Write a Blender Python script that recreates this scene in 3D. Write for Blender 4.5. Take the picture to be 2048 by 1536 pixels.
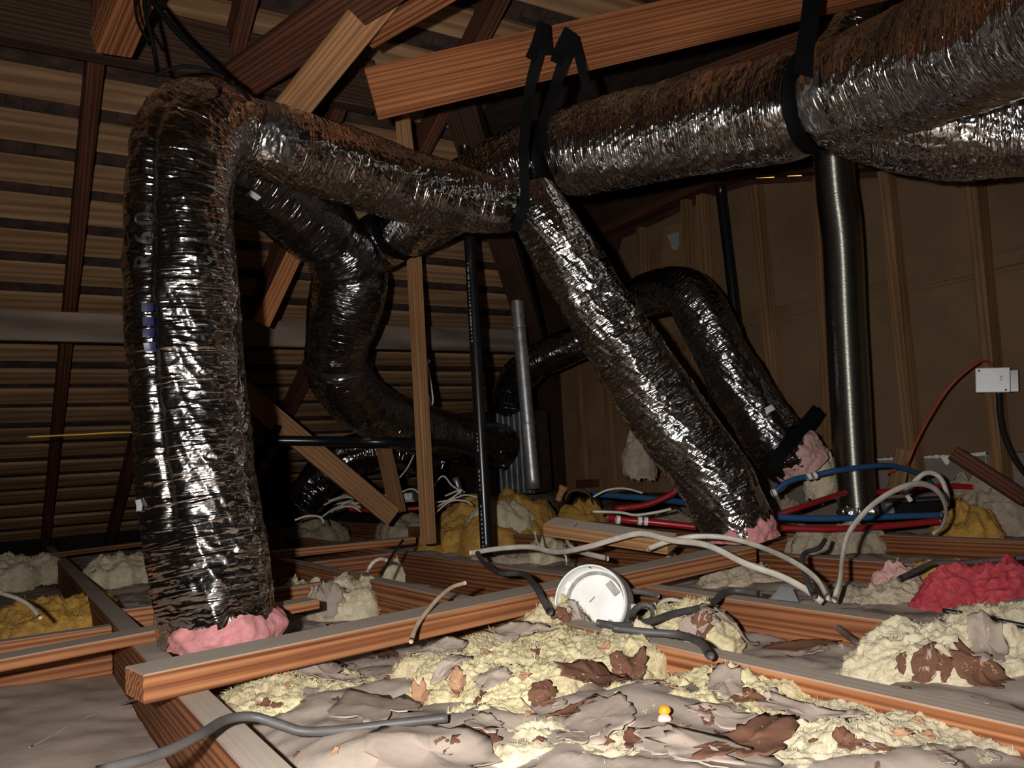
import bpy, bmesh, math, random
import numpy as np
from mathutils import Vector, Matrix
from mathutils.bvhtree import BVHTree
random.seed(7); rng = np.random.default_rng(7)
for o in list(bpy.data.objects): bpy.data.objects.remove(o)
SC = bpy.context.scene; COL = SC.collection

# ------------------------------------------------------------------ camera, world, light
F = 1620.0; CX, CY = 1024.0, 768.0; H = 0.31           # focal length in px of a 2048x1536 frame, eye height above joists
R3 = Matrix(((0.997964600, 0.0637703520, 0.0), (0.00623837, -0.0976264453, -0.995203577), (-0.0634644824, 0.993177939, -0.0978255595)))
EYE = Vector((0, 0, H))
cam = bpy.data.cameras.new('camera'); cam.sensor_width = 36; cam.lens = F/2048*36; cam.clip_start = .01
camo = bpy.data.objects.new('camera', cam); COL.objects.link(camo)
camo.matrix_world = Matrix.Translation(EYE) @ R3.to_4x4()
SC.camera = camo
w = bpy.data.worlds.new('world'); SC.world = w; w.use_nodes = True
w.node_tree.nodes['Background'].inputs[0].default_value = (1.0, .78, .6, 1)
w.node_tree.nodes['Background'].inputs[1].default_value = 0.006
fl = bpy.data.lights.new('flash_lamp', 'SPOT'); fl.energy = 138; fl.shadow_soft_size = .014; fl.color = (1.0, .955, .90); fl.spot_size = math.radians(128); fl.spot_blend = 1.0
flo = bpy.data.objects.new('flash_lamp', fl); COL.objects.link(flo)
flo.matrix_world = Matrix.Translation(EYE + Vector((-.11, -.03, .05))) @ (R3 @ Matrix.Rotation(math.radians(-7), 3, 'X') @ Matrix.Rotation(math.radians(1), 3, 'Y')).to_4x4()
SC.view_settings.view_transform = 'Standard'; SC.view_settings.look = 'None'; SC.view_settings.gamma = 1
SC.view_settings.use_curve_mapping = False; SC.view_settings.exposure = 0.0

UV_U = Vector((-0.53701804, 0.84357076, 0)); UV_V = Vector((0.84357076, 0.53701804, 0))   # building axes: along joists, along ridge
def ray(x, y): return R3 @ Vector((x-CX, -(y-CY), -F))
def at(x, y, d): r = ray(x, y); return EYE + r*(d/r.y)
def gz(x, y, z=0.0): r = ray(x, y); return EYE + r*((z-H)/r.z)
def onv(x, y, v): r = ray(x, y); return EYE + r*(v/(r.dot(UV_V)))
def uvz(u, v, z): return UV_U*u + UV_V*v + Vector((0, 0, z))
ROOF_T = math.tan(math.radians(25)); ROOF_U = 5.98
def roofz(u): return (ROOF_U-u)*ROOF_T
def onroof(x, y, off=0.0):
    r = ray(x, y); ru = r.dot(UV_U); k = (ROOF_U*ROOF_T+off-H)/(r.z+ru*ROOF_T); return EYE + r*k

# ------------------------------------------------------------------ numpy noise
def _hash(ix, iy, iz, seed):
    h = (ix.astype(np.int64)*374761393 + iy.astype(np.int64)*668265263 + iz.astype(np.int64)*2147483647 + seed*974634777) & 0xffffffff
    h = ((h ^ (h >> 13))*1274126177) & 0xffffffff
    h = ((h ^ (h >> 16))*2246822519) & 0xffffffff
    return h ^ (h >> 15)
_G = np.array([(1,1,0),(-1,1,0),(1,-1,0),(-1,-1,0),(1,0,1),(-1,0,1),(1,0,-1),(-1,0,-1),(0,1,1),(0,-1,1),(0,1,-1),(0,-1,-1)], float)
def pn(x, y, z, seed=0):
    x, y, z = np.broadcast_arrays(np.asarray(x, float), np.asarray(y, float), np.asarray(z, float))
    ix, iy, iz = np.floor(x), np.floor(y), np.floor(z)
    fx, fy, fz = x-ix, y-iy, z-iz
    s = lambda t: t*t*t*(t*(t*6-15)+10)
    u, v, ww = s(fx), s(fy), s(fz)
    def c(a, b, d):
        g = _G[(_hash(ix+a, iy+b, iz+d, seed) % 12).astype(int)]
        return g[..., 0]*(fx-a)+g[..., 1]*(fy-b)+g[..., 2]*(fz-d)
    l = lambda a, b, t: a+(b-a)*t
    return l(l(l(c(0,0,0), c(1,0,0), u), l(c(0,1,0), c(1,1,0), u), v), l(l(c(0,0,1), c(1,0,1), u), l(c(0,1,1), c(1,1,1), u), v), ww)
def fbm(x, y, z, seed=0, oct=4):
    t = 0; a = 1; f = 1
    for i in range(oct): t = t + a*pn(x*f, y*f, z*f, seed+i*17); a *= .5; f *= 2.03
    return t
def ridge(x, y, z, seed=0): return 1-2*np.abs(pn(x, y, z, seed))

# ------------------------------------------------------------------ materials
M = {}
def mat(name):
    m = bpy.data.materials.new(name); m.use_nodes = True; nt = m.node_tree
    b = nt.nodes['Principled BSDF']; M[name] = m
    return m, nt, b
def nd(nt, t, **k):
    n = nt.nodes.new(t)
    for a, v in k.items():
        if a.startswith('i_'):
            key = a[2:]; key = int(key) if key.isdigit() else key
            n.inputs[key].default_value = v
        else: setattr(n, a, v)
    return n
def ramp(nt, pts, src):
    r = nt.nodes.new('ShaderNodeValToRGB'); e = r.color_ramp.elements
    while len(e) < len(pts): e.new(.5)
    for k, (p, c) in enumerate(pts): e[k].position = p; e[k].color = (*c, 1)
    nt.links.new(src, r.inputs[0]); return r
def mapping(nt, scale, coord='Object', rand=True):
    tc = nd(nt, 'ShaderNodeTexCoord'); mp = nd(nt, 'ShaderNodeMapping'); mp.inputs['Scale'].default_value = scale
    nt.links.new(tc.outputs[coord], mp.inputs[0])
    if rand:
        oi = nd(nt, 'ShaderNodeObjectInfo'); mu = nd(nt, 'ShaderNodeMath', operation='MULTIPLY', i_1=37.0)
        nt.links.new(oi.outputs['Random'], mu.inputs[0]); nt.links.new(mu.outputs[0], mp.inputs['Location'])
    return mp
def mix(nt, fac, a, b):
    m = nd(nt, 'ShaderNodeMix', data_type='RGBA')
    for s, v in ((0, fac), (6, a), (7, b)):
        if isinstance(v, (tuple, float, int)): m.inputs[s].default_value = (*v, 1) if isinstance(v, tuple) else v
        else: nt.links.new(v, m.inputs[s])
    return m.outputs[2]
def bump(nt, b, src, strength, dist=.002):
    bp = nd(nt, 'ShaderNodeBump', i_Strength=strength, i_Distance=dist); nt.links.new(src, bp.inputs['Height'])
    nt.links.new(bp.outputs[0], b.inputs['Normal']); return bp
def wood(name, dark, mid, light, dust=None, dustlo=.55, grain=110):
    m, nt, b = mat(name)
    mp = mapping(nt, (1.2, grain, grain))
    n1 = nd(nt, 'ShaderNodeTexNoise', i_Scale=1.0, i_Detail=5.0, i_Roughness=.6, i_Distortion=.6); nt.links.new(mp.outputs[0], n1.inputs['Vector'])
    wv = nd(nt, 'ShaderNodeTexWave', wave_type='BANDS', bands_direction='DIAGONAL', i_Scale=.42, i_Distortion=7.0, i_Detail=3.0)
    nt.links.new(mp.outputs[0], wv.inputs['Vector'])
    mx = nd(nt, 'ShaderNodeMath', operation='MULTIPLY_ADD', i_1=.45); nt.links.new(wv.outputs['Fac'], mx.inputs[0]); 
    sc = nd(nt, 'ShaderNodeMath', operation='MULTIPLY', i_1=.6); nt.links.new(n1.outputs['Fac'], sc.inputs[0]); nt.links.new(sc.outputs[0], mx.inputs[2])
    r = ramp(nt, [(.22, dark), (.5, mid), (.8, light)], mx.outputs[0])
    mp2 = mapping(nt, (1.6, 5, 5)); n2 = nd(nt, 'ShaderNodeTexNoise', i_Scale=1.4, i_Detail=4.0); nt.links.new(mp2.outputs[0], n2.inputs['Vector'])
    r2 = ramp(nt, [(.35, (.62, .60, .58)), (.65, (1, 1, 1))], n2.outputs['Fac'])
    mm = nd(nt, 'ShaderNodeMix', data_type='RGBA', blend_type='MULTIPLY'); mm.inputs[0].default_value = .8
    nt.links.new(r.outputs[0], mm.inputs[6]); nt.links.new(r2.outputs[0], mm.inputs[7]); col = mm.outputs[2]
    if dust:
        g = nd(nt, 'ShaderNodeNewGeometry'); sx = nd(nt, 'ShaderNodeSeparateXYZ'); nt.links.new(g.outputs['Normal'], sx.inputs[0])
        mr = nd(nt, 'ShaderNodeMapRange', i_1=dustlo, i_2=dustlo+.3); nt.links.new(sx.outputs['Z'], mr.inputs[0])
        n3 = nd(nt, 'ShaderNodeTexNoise', i_Scale=9.0, i_Detail=5.0); mp3 = mapping(nt, (1, 2, 2)); nt.links.new(mp3.outputs[0], n3.inputs['Vector'])
        r3 = ramp(nt, [(.26, (.78, .78, .78)), (.46, (1, 1, 1))], n3.outputs['Fac'])
        ml = nd(nt, 'ShaderNodeMath', operation='MULTIPLY'); nt.links.new(mr.outputs[0], ml.inputs[0]); nt.links.new(r3.outputs[0], ml.inputs[1])
        col = mix(nt, ml.outputs[0], col, dust)
    nt.links.new(col, b.inputs['Base Color']); b.inputs['Roughness'].default_value = .75; b.inputs['Specular IOR Level'].default_value = .25
    bump(nt, b, mx.outputs[0], .16, .002)
    return m
DUST = (.46, .385, .32)
wood('joist_wood', (.11, .034, .013), (.24, .085, .034), (.36, .15, .065), DUST)
wood('beam_wood', (.14, .042, .016), (.33, .125, .05), (.48, .22, .10), DUST)
wood('orange_wood', (.20, .065, .02), (.30, .11, .04), (.38, .16, .06), DUST)
wood('fresh_wood', (.26, .12, .05), (.36, .185, .085), (.44, .25, .12), DUST)
wood('header_wood', (.17, .055, .02), (.30, .105, .04), (.40, .155, .06), (.22,.13,.08))
wood('rafter_wood', (.05, .017, .010), (.10, .034, .018), (.15, .056, .03), None)
wood('brace_wood', (.20, .09, .035), (.29, .14, .06), (.37, .19, .085), None)
wood('dark_wood', (.035, .017, .010), (.06, .030, .019), (.09, .048, .032), None)
wood('sheathing_wood', (.23, .125, .06), (.31, .175, .09), (.42, .255, .14), None, grain=30)
wood('stud_wood', (.19, .10, .045), (.25, .14, .064), (.31, .18, .09), None, grain=60)
wood('grey_wood', (.11, .08, .062), (.18, .135, .11), (.24, .185, .15), None, grain=16)

def simple(name, col, rough=.6, metal=0, spec=.5, noise=None, bumpv=0, nscale=30):
    m, nt, b = mat(name)
    b.inputs['Base Color'].default_value = (*col, 1); b.inputs['Roughness'].default_value = rough
    b.inputs['Metallic'].default_value = metal; b.inputs['Specular IOR Level'].default_value = spec
    if noise or bumpv:
        mp = mapping(nt, (1, 1, 1)); n = nd(nt, 'ShaderNodeTexNoise', i_Scale=float(nscale), i_Detail=5.0, i_Roughness=.6); nt.links.new(mp.outputs[0], n.inputs['Vector'])
        if noise:
            r = ramp(nt, [(.35, noise), (.62, col)], n.outputs['Fac']); nt.links.new(r.outputs[0], b.inputs['Base Color'])
        if bumpv: bump(nt, b, n.outputs['Fac'], bumpv, .003)
    return m
simple('white_cable', (.66, .62, .54), .45, noise=(.48, .43, .36), nscale=18)
simple('cream_cable', (.62, .50, .33), .5, noise=(.5, .38, .24), nscale=25)
simple('grey_cable', (.05, .049, .052), .55, noise=(.09, .082, .075), nscale=14)
simple('black_cable', (.012, .012, .013), .4)
simple('yellow_wire', (.65, .42, .06), .5)
simple('red_wire', (.42, .055, .025), .5)
simple('red_pipe', (.36, .008, .014), .32, noise=(.24, .02, .02), nscale=20)
simple('blue_pipe', (.018, .085, .24), .35, noise=(.03, .09, .18), nscale=20)
simple('white_plastic', (.72, .72, .70), .4)
simple('black_plastic', (.008, .008, .009), .28)
simple('strap_black', (.004, .004, .0045), .7, spec=.08, bumpv=.3, nscale=300)
simple('steel', (.52, .54, .56), .42, .75, noise=(.32, .33, .35), nscale=40)
simple('box_white', (.70, .74, .76), .35, noise=(.58, .62, .64), nscale=12)
simple('can_white', (.80, .81, .80), .5, noise=(.72, .73, .72), nscale=22)
simple('can_grey', (.26, .255, .245), .5, noise=(.40, .39, .375), nscale=60)
simple('marker_ink', (.01, .01, .012), .6)
simple('blue_ink', (.012, .014, .05), .35)
simple('paper_label', (.62, .66, .70), .5)
simple('compound', (.82, .80, .76), .8)
simple('drywall_back', (.19, .115, .06), .9, noise=(.145, .085, .044), bumpv=.1, nscale=3)
simple('drywall_grey', (.22, .18, .15), .9, noise=(.17, .135, .11), nscale=4)
simple('shingle_dark', (.018, .011, .008), .9, noise=(.065, .032, .022), bumpv=.5, nscale=14)
simple('plug_orange', (.85, .32, .02), .35)
simple('plug_pink', (.80, .55, .48), .4)
simple('dark_band', (.05, .045, .045), .35, .6)
simple('ply', (.26, .15, .07), .85, noise=(.19, .10, .048), nscale=4)
simple('galv_dark', (.20, .20, .21), .4, .9, noise=(.10, .10, .105), nscale=16)
def glow(name, c, s):
    m, nt, b = mat(name); b.inputs['Emission Color'].default_value = (*c, 1); b.inputs['Emission Strength'].default_value = s; b.inputs['Base Color'].default_value = (0, 0, 0, 1)
glow('daylight', (1, .50, .14), 1.6)

def fluffmat(name, a, b_, c):
    m, nt, b = mat(name)
    mp = mapping(nt, (1, 1, 1))
    n = nd(nt, 'ShaderNodeTexNoise', i_Scale=34.0, i_Detail=9.0, i_Roughness=.74, i_Distortion=1.6); nt.links.new(mp.outputs[0], n.inputs['Vector'])
    n2 = nd(nt, 'ShaderNodeTexNoise', i_Scale=9.0, i_Detail=6.0, i_Roughness=.6); nt.links.new(mp.outputs[0], n2.inputs['Vector'])
    r = ramp(nt, [(.30, c), (.46, b_), (.62, a)], n.outputs['Fac'])
    r2 = ramp(nt, [(.42, (0, 0, 0)), (.66, (1, 1, 1))], n2.outputs['Fac'])
    f = nd(nt, 'ShaderNodeMath', operation='MULTIPLY', i_1=.65); nt.links.new(r2.outputs[0], f.inputs[0])
    col = mix(nt, f.outputs[0], r.outputs[0], c)
    nt.links.new(col, b.inputs['Base Color']); b.inputs['Roughness'].default_value = 1; b.inputs['Specular IOR Level'].default_value = .05
    n3 = nd(nt, 'ShaderNodeTexNoise', i_Scale=120.0, i_Detail=8.0, i_Roughness=.75, i_Distortion=2.2); nt.links.new(mp.outputs[0], n3.inputs['Vector'])
    bump(nt, b, n3.outputs['Fac'], .7, .005)
fluffmat('wool_yellow', (.92, .82, .52), (.82, .71, .43), (.54, .45, .29))
fluffmat('wool_pale', (.84, .76, .55), (.75, .66, .46), (.52, .43, .30))
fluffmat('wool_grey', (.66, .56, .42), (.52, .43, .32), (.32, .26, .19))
fluffmat('wool_gold', (.78, .46, .11), (.64, .36, .08), (.36, .22, .09))
fluffmat('wool_pink', (.82, .40, .40), (.76, .31, .32), (.60, .26, .25))
fluffmat('wool_pink_pale', (.80, .50, .47), (.70, .40, .38), (.5, .32, .28))
fluffmat('wool_red', (.66, .12, .14), (.52, .065, .085), (.40, .05, .06))
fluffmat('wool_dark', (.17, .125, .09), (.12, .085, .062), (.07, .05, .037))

def papermat(name, a, b_, c, brown=None, lo=.60):
    m, nt, b = mat(name)
    mp = mapping(nt, (1, 1, 1))
    n = nd(nt, 'ShaderNodeTexNoise', i_Scale=7.0, i_Detail=8.0, i_Roughness=.62, i_Distortion=.4); nt.links.new(mp.outputs[0], n.inputs['Vector'])
    r = ramp(nt, [(.30, c), (.48, b_), (.68, a)], n.outputs['Fac']); col = r.outputs[0]
    if brown:
        v = nd(nt, 'ShaderNodeTexNoise', i_Scale=10.0, i_Detail=3.0, i_Distortion=1.5); nt.links.new(mp.outputs[0], v.inputs['Vector'])
        rr = ramp(nt, [(lo, (0, 0, 0)), (lo+.02, (1, 1, 1))], v.outputs['Fac']); col = mix(nt, rr.outputs[0], col, brown)
    nt.links.new(col, b.inputs['Base Color']); b.inputs['Roughness'].default_value = .85; b.inputs['Specular IOR Level'].default_value = .2
    n3 = nd(nt, 'ShaderNodeTexNoise', i_Scale=40.0, i_Detail=6.0); nt.links.new(mp.outputs[0], n3.inputs['Vector'])
    bump(nt, b, n3.outputs['Fac'], .3, .003)
papermat('kraft_dusty', (.46, .385, .33), (.39, .32, .27), (.29, .235, .195), (.15, .085, .06), .66)
papermat('kraft_flat', (.50, .40, .34), (.43, .34, .285), (.33, .26, .215))
papermat('scrap_taupe', (.45, .37, .315), (.38, .305, .255), (.28, .22, .18))
papermat('scrap_brown', (.20, .10, .065), (.15, .070, .044), (.11, .048, .03))
papermat('scrap_tan', (.50, .30, .19), (.38, .21, .125), (.25, .13, .075))

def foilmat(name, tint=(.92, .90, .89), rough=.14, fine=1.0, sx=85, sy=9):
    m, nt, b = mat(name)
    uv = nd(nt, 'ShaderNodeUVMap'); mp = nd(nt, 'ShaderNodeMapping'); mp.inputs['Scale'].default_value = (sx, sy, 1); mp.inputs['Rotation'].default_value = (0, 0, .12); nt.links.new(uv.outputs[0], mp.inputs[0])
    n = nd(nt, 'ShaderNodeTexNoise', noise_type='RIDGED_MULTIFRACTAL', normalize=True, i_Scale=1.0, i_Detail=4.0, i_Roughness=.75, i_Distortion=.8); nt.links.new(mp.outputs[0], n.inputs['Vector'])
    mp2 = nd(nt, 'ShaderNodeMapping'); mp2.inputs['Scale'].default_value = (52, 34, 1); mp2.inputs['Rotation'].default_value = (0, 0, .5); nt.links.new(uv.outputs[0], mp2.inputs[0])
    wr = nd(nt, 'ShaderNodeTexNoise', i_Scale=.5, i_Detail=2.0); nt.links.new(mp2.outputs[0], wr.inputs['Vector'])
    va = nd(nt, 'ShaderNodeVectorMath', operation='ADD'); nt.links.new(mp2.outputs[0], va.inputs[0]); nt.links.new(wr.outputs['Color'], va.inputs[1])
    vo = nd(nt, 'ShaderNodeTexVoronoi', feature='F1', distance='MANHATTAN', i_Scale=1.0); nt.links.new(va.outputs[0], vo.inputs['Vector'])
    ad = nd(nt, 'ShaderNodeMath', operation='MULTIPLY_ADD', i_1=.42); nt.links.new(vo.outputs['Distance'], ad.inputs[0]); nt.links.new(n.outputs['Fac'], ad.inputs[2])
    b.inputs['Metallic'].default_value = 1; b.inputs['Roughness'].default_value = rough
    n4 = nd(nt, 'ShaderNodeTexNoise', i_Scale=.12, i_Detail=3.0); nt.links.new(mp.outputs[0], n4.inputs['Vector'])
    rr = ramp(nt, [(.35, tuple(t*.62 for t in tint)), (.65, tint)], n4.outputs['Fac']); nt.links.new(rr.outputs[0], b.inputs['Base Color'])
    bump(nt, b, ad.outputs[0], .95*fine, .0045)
foilmat('foil')
foilmat('foil_fine', (.94, .93, .93), .13, 1.0, 120, 9)
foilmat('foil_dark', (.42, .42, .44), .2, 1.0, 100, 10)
foilmat('foil_patch', (.74, .75, .76), .26, 1.1, 50, 30)
m, nt, b = mat('bare_duct'); b.inputs['Metallic'].default_value = 1; b.inputs['Roughness'].default_value = .24; b.inputs['Base Color'].default_value = (.42, .41, .38, 1)

# ------------------------------------------------------------------ object helpers
def tag(o, label=None, cat=None, group=None, kind=None):
    if label: o['label'] = label
    if cat: o['category'] = cat
    if group: o['group'] = group
    if kind: o['kind'] = kind
    return o
def link(name, me, parent=None, mw=None):
    o = bpy.data.objects.new(name, me); COL.objects.link(o)
    if mw is not None: o.matrix_world = mw
    if parent: o.parent = parent; o.matrix_parent_inverse = parent.matrix_basis.inverted()
    return o
def empty(name, loc, label, cat, group=None):
    o = bpy.data.objects.new(name, None); COL.objects.link(o); o.location = loc; o.empty_display_size = .05
    return tag(o, label, cat, group)
def mesh(name, verts, faces, material, parent=None, smooth=False, uvs=None):
    me = bpy.data.meshes.new(name)
    verts = np.asarray(verts, float); org = verts.mean(0) if parent is None else np.array(verts.mean(0))
    me.from_pydata((verts-org).tolist(), [], faces if isinstance(faces, list) else faces.tolist())
    if smooth: me.polygons.foreach_set('use_smooth', [True]*len(me.polygons))
    if uvs is not None:
        l = me.uv_layers.new(name='UVMap'); idx = np.empty(len(me.loops), int); me.loops.foreach_get('vertex_index', idx)
        l.data.foreach_set('uv', np.asarray(uvs, float)[idx].ravel())
    me.materials.append(M[material]); me.update()
    return link(name, me, parent, Matrix.Translation(Vector(org)))
def boxmesh(L, W, Hh, bev=.002):
    bm = bmesh.new(); bmesh.ops.create_cube(bm, size=1)
    for v in bm.verts: v.co = Vector((v.co.x*L, v.co.y*W, v.co.z*Hh))
    if bev: bmesh.ops.bevel(bm, geom=list(bm.edges), offset=bev, segments=1, affect='EDGES')
    me = bpy.data.meshes.new('box'); bm.to_mesh(me); bm.free(); return me
def frame(p0, p1, up=Vector((0, 0, 1))):
    x = (p1-p0).normalized(); y = up.cross(x).normalized(); z = x.cross(y)
    m_ = Matrix((x, y, z)).transposed().to_4x4(); m_.translation = (p0+p1)/2; return m_
def board(name, p0, p1, wd, ht, material, parent=None, up=Vector((0, 0, 1)), bev=.002, top=False, **t):
    me = boxmesh((p1-p0).length, wd, ht, bev); me.name = name; me.materials.append(M[material])
    mw = frame(p0, p1, up)
    if top: mw.translation = mw.translation - mw.col[2].to_3d()*(ht/2)
    o = link(name, me, parent, mw); tag(o, **t); return o
def cr(pts, n):
    P = np.array([list(p) for p in pts], float); k = len(P)
    P = np.vstack([2*P[0]-P[1], P, 2*P[-1]-P[-2]])
    out = []
    for i in range(k-1):
        a, b_, c, d = P[i], P[i+1], P[i+2], P[i+3]; t = np.linspace(0, 1, 40, endpoint=False)[:, None]
        out.append(.5*((2*b_)+(-a+c)*t+(2*a-5*b_+4*c-d)*t**2+(-a+3*b_-3*c+d)*t**3))
    out.append(P[-2][None]); Q = np.vstack(out)
    seg = np.linalg.norm(np.diff(Q[:, :3], axis=0), axis=1); s = np.concatenate([[0], np.cumsum(seg)])
    ss = np.linspace(0, s[-1], n)
    return np.stack([np.interp(ss, s, Q[:, j]) for j in range(Q.shape[1])], 1), ss
class Tube: pass
def tube_geo(path, step, nt, disp=None, up=(0, 0, 1), flat=1.0, smoothpath=0):
    """path: list of (x,y,z,r); returns Tube with verts (n,nt,3)"""
    q, s0 = cr(path, 50); n = max(4, int(s0[-1]/step)); q, s = cr(path, n)
    C = q[:, :3]; r = q[:, 3]
    T = np.gradient(C, axis=0); T /= np.linalg.norm(T, axis=1)[:, None]
    N = np.zeros_like(C); u0 = np.array(up, float); u0 = u0-T[0]*(u0@T[0])
    if np.linalg.norm(u0) < 1e-3: u0 = np.array([0, -1, 0.])-T[0]*(-T[0][1])
    N[0] = u0/np.linalg.norm(u0)
    for i in range(1, n):
        v = N[i-1]-T[i]*(N[i-1]@T[i]); N[i] = v/np.linalg.norm(v)
    B = np.cross(T, N); th = np.linspace(0, 2*np.pi, nt, endpoint=False)
    rad = np.repeat(r[:, None], nt, 1)
    if disp is not None: rad = rad + disp(s[:, None]*np.ones((1, nt)), np.ones((n, 1))*th[None, :], r[:, None])
    D = np.cos(th)[None, :, None]*N[:, None, :]+flat*np.sin(th)[None, :, None]*B[:, None, :]
    t = Tube(); t.C, t.N, t.B, t.T, t.s, t.th, t.r, t.rad, t.flat, t.n, t.nt = C, N, B, T, s, th, r, rad, flat, n, nt
    t.V = C[:, None, :]+D*rad[..., None]
    return t
def tube_faces(n, nt, cap=True, close=True):
    i = np.arange(n-1)[:, None]; j = np.arange(nt)[None, :]; j2 = (j+1) % nt
    f = np.stack([i*nt+j, i*nt+j2, (i+1)*nt+j2, (i+1)*nt+j], -1).reshape(-1, 4).tolist()
    if cap: f.append(list(range(nt))); f.append(list(range((n-1)*nt+nt-1, (n-1)*nt-1, -1)))
    return f
def tube(name, path, r, material, parent=None, step=.012, nt=10, flat=1.0, smooth=True, up=(0, 0, 1), disp=None, **tg):
    p = [(*q[:3], r if len(q) < 4 else q[3]) for q in [tuple(x) for x in path]]
    t = tube_geo(p, step, nt, disp, up, flat)
    o = mesh(name, t.V.reshape(-1, 3), tube_faces(t.n, t.nt), material, parent, smooth); tag(o, **tg); return o

FOILS = {}
def foil_disp(seed, amp=1.0, tw=1.6, freq=1.0):
    def f(s, th, r):
        c, sn = np.cos(th), np.sin(th)
        sp = s + .035*np.sin(th*1+seed) + .02*np.sin(2*th+seed*2.3)
        k = tw
        m1 = np.clip(.55+1.1*pn(s*5, c*1.1, sn*1.1+seed, seed+21), .15, 1.2)      # wrinkles come in patches
        d = .0027*m1*ridge(sp*34*freq, c*k, sn*k+seed, seed)
        d = d + .0015*m1*ridge(sp*72*freq+c*2, c*k*1.5, sn*k*1.5+seed, seed+3)
        d = d + .0006*ridge(sp*150*freq, c*2.6, sn*2.6, seed+5)
        d = d + .010*pn(s*5, c*1.2, sn*1.2+seed, seed+9) + .004*pn(s*11, c*2, sn*2+seed, seed+10)
        cr_ = ridge(s*15+c*4, c*2.6+s*5, sn*2.6-s*4, seed+11)
        d = d + .006*np.clip(cr_-.62, 0, 1)
        return d*amp*np.minimum(1, r/.1)
    return f
def foil(name, parent, path, material='foil', step=.0045, nt=150, seed=1, amp=1.0, extra=None, jag=0, cap=False, tw=1.6, freq=1.0, zmin=None):
    fd = foil_disp(seed, amp, tw, freq)
    def d(s, th, r):
        x = fd(s, th, r)
        if extra is not None: x = x + extra(s, th, r)
        return x
    t = tube_geo(path, step, nt, d)
    V = t.V
    if jag:
        k = int(.06/step); fall = np.clip(1-np.arange(t.n)/k, 0, 1)[:, None]
        off = (pn(np.cos(t.th)*2.2, np.sin(t.th)*2.2, seed+.3, seed)+.5*pn(np.cos(t.th)*7, np.sin(t.th)*7, seed+.3, seed))*jag
        V = V + (fall*off[None, :])[..., None]*t.T[:, None, :]
    if zmin is not None: V = V.copy(); V[..., 2] = np.maximum(V[..., 2], zmin)
    uv = np.stack([np.repeat(t.s[:, None], t.nt, 1), np.abs(((t.th/np.pi)+1) % 2-1)[None, :]*np.ones((t.n, 1))*np.pi*t.r.mean()], -1).reshape(-1, 2)
    o = mesh(name, V.reshape(-1, 3), tube_faces(t.n, t.nt, cap), material, parent, False, uv)
    o.data.polygons.foreach_set('use_smooth', [True]*len(o.data.polygons))
    t.obj = o; return t
def surf(t, s, th, off=.002):
    i = np.interp(s, t.s, np.arange(t.n)); i0 = np.clip(np.floor(i).astype(int), 0, t.n-2); fr = (i-i0)
    j = (th/(2*np.pi) % 1)*t.nt; j0 = np.floor(j).astype(int) % t.nt; j1 = (j0+1) % t.nt; fj = j-np.floor(j)
    rr = t.rad[i0, j0]*(1-fj)+t.rad[i0, j1]*fj
    g = lambda A: A[i0]*(1-fr)[:, None]+A[i0+1]*fr[:, None]
    return g(t.C)+(np.cos(th)[:, None]*g(t.N)+np.sin(th)[:, None]*g(t.B))*(rr+off)[:, None]
def patch(name, parent, t, s0, s1, th0, th1, material, off=.002, ns=None, nth=8, wob=0.0, label=None):
    ns = ns or max(3, int(abs(s1-s0)/.01)); a = np.linspace(s0, s1, ns); c = np.linspace(th0, th1, nth)
    A, Cc = np.meshgrid(a, c, indexing='ij'); Cc = Cc + wob*pn(A*6, 0, 0, 5)
    V = surf(t, A.ravel(), Cc.ravel(), off)
    f = [[i*nth+j, i*nth+j+1, (i+1)*nth+j+1, (i+1)*nth+j] for i in range(ns-1) for j in range(nth-1)]
    uv = np.stack([A.ravel(), Cc.ravel()*.1], 1)
    o = mesh(name, V, f, material, parent, True, uv)
    if label: o['label'] = label
    return o
def theta_to(t, s, target):
    """angle on the tube facing a point at arclength s"""
    i = int(np.argmin(np.abs(t.s-s))); d = np.array(target)-t.C[i]; return math.atan2(d@t.B[i], d@t.N[i])
def print_text(name, parent, t, text, s_mid, th_mid, size, material, along=-1):
    cu = bpy.data.curves.new('txt', 'FONT'); cu.body = text; cu.size = size; cu.align_x = 'CENTER'; cu.align_y = 'CENTER'; cu.offset = size*.02
    o = bpy.data.objects.new('txt', cu); COL.objects.link(o)
    me = o.to_mesh(); vs = np.array([v.co[:] for v in me.vertices]); fs = [list(p.vertices) for p in me.polygons]
    bm = bmesh.new(); bm.from_mesh(me); bmesh.ops.subdivide_edges(bm, edges=[e for e in bm.edges if e.calc_length() > .008], cuts=2); bmesh.ops.triangulate(bm, faces=bm.faces)
    bm.verts.index_update(); vs = np.array([v.co[:] for v in bm.verts]); fs = [[v.index for v in f.verts] for f in bm.faces]; bm.free()
    o.to_mesh_clear(); bpy.data.objects.remove(o)
    sg = math.copysign(1, math.sin(face_th(t, s_mid, .1)-face_th(t, s_mid, 0)))
    V = surf(t, s_mid+vs[:, 0], th_mid-sg*vs[:, 1]/t.r.mean(), .006)
    return mesh(name, V, fs, material, parent)
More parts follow.
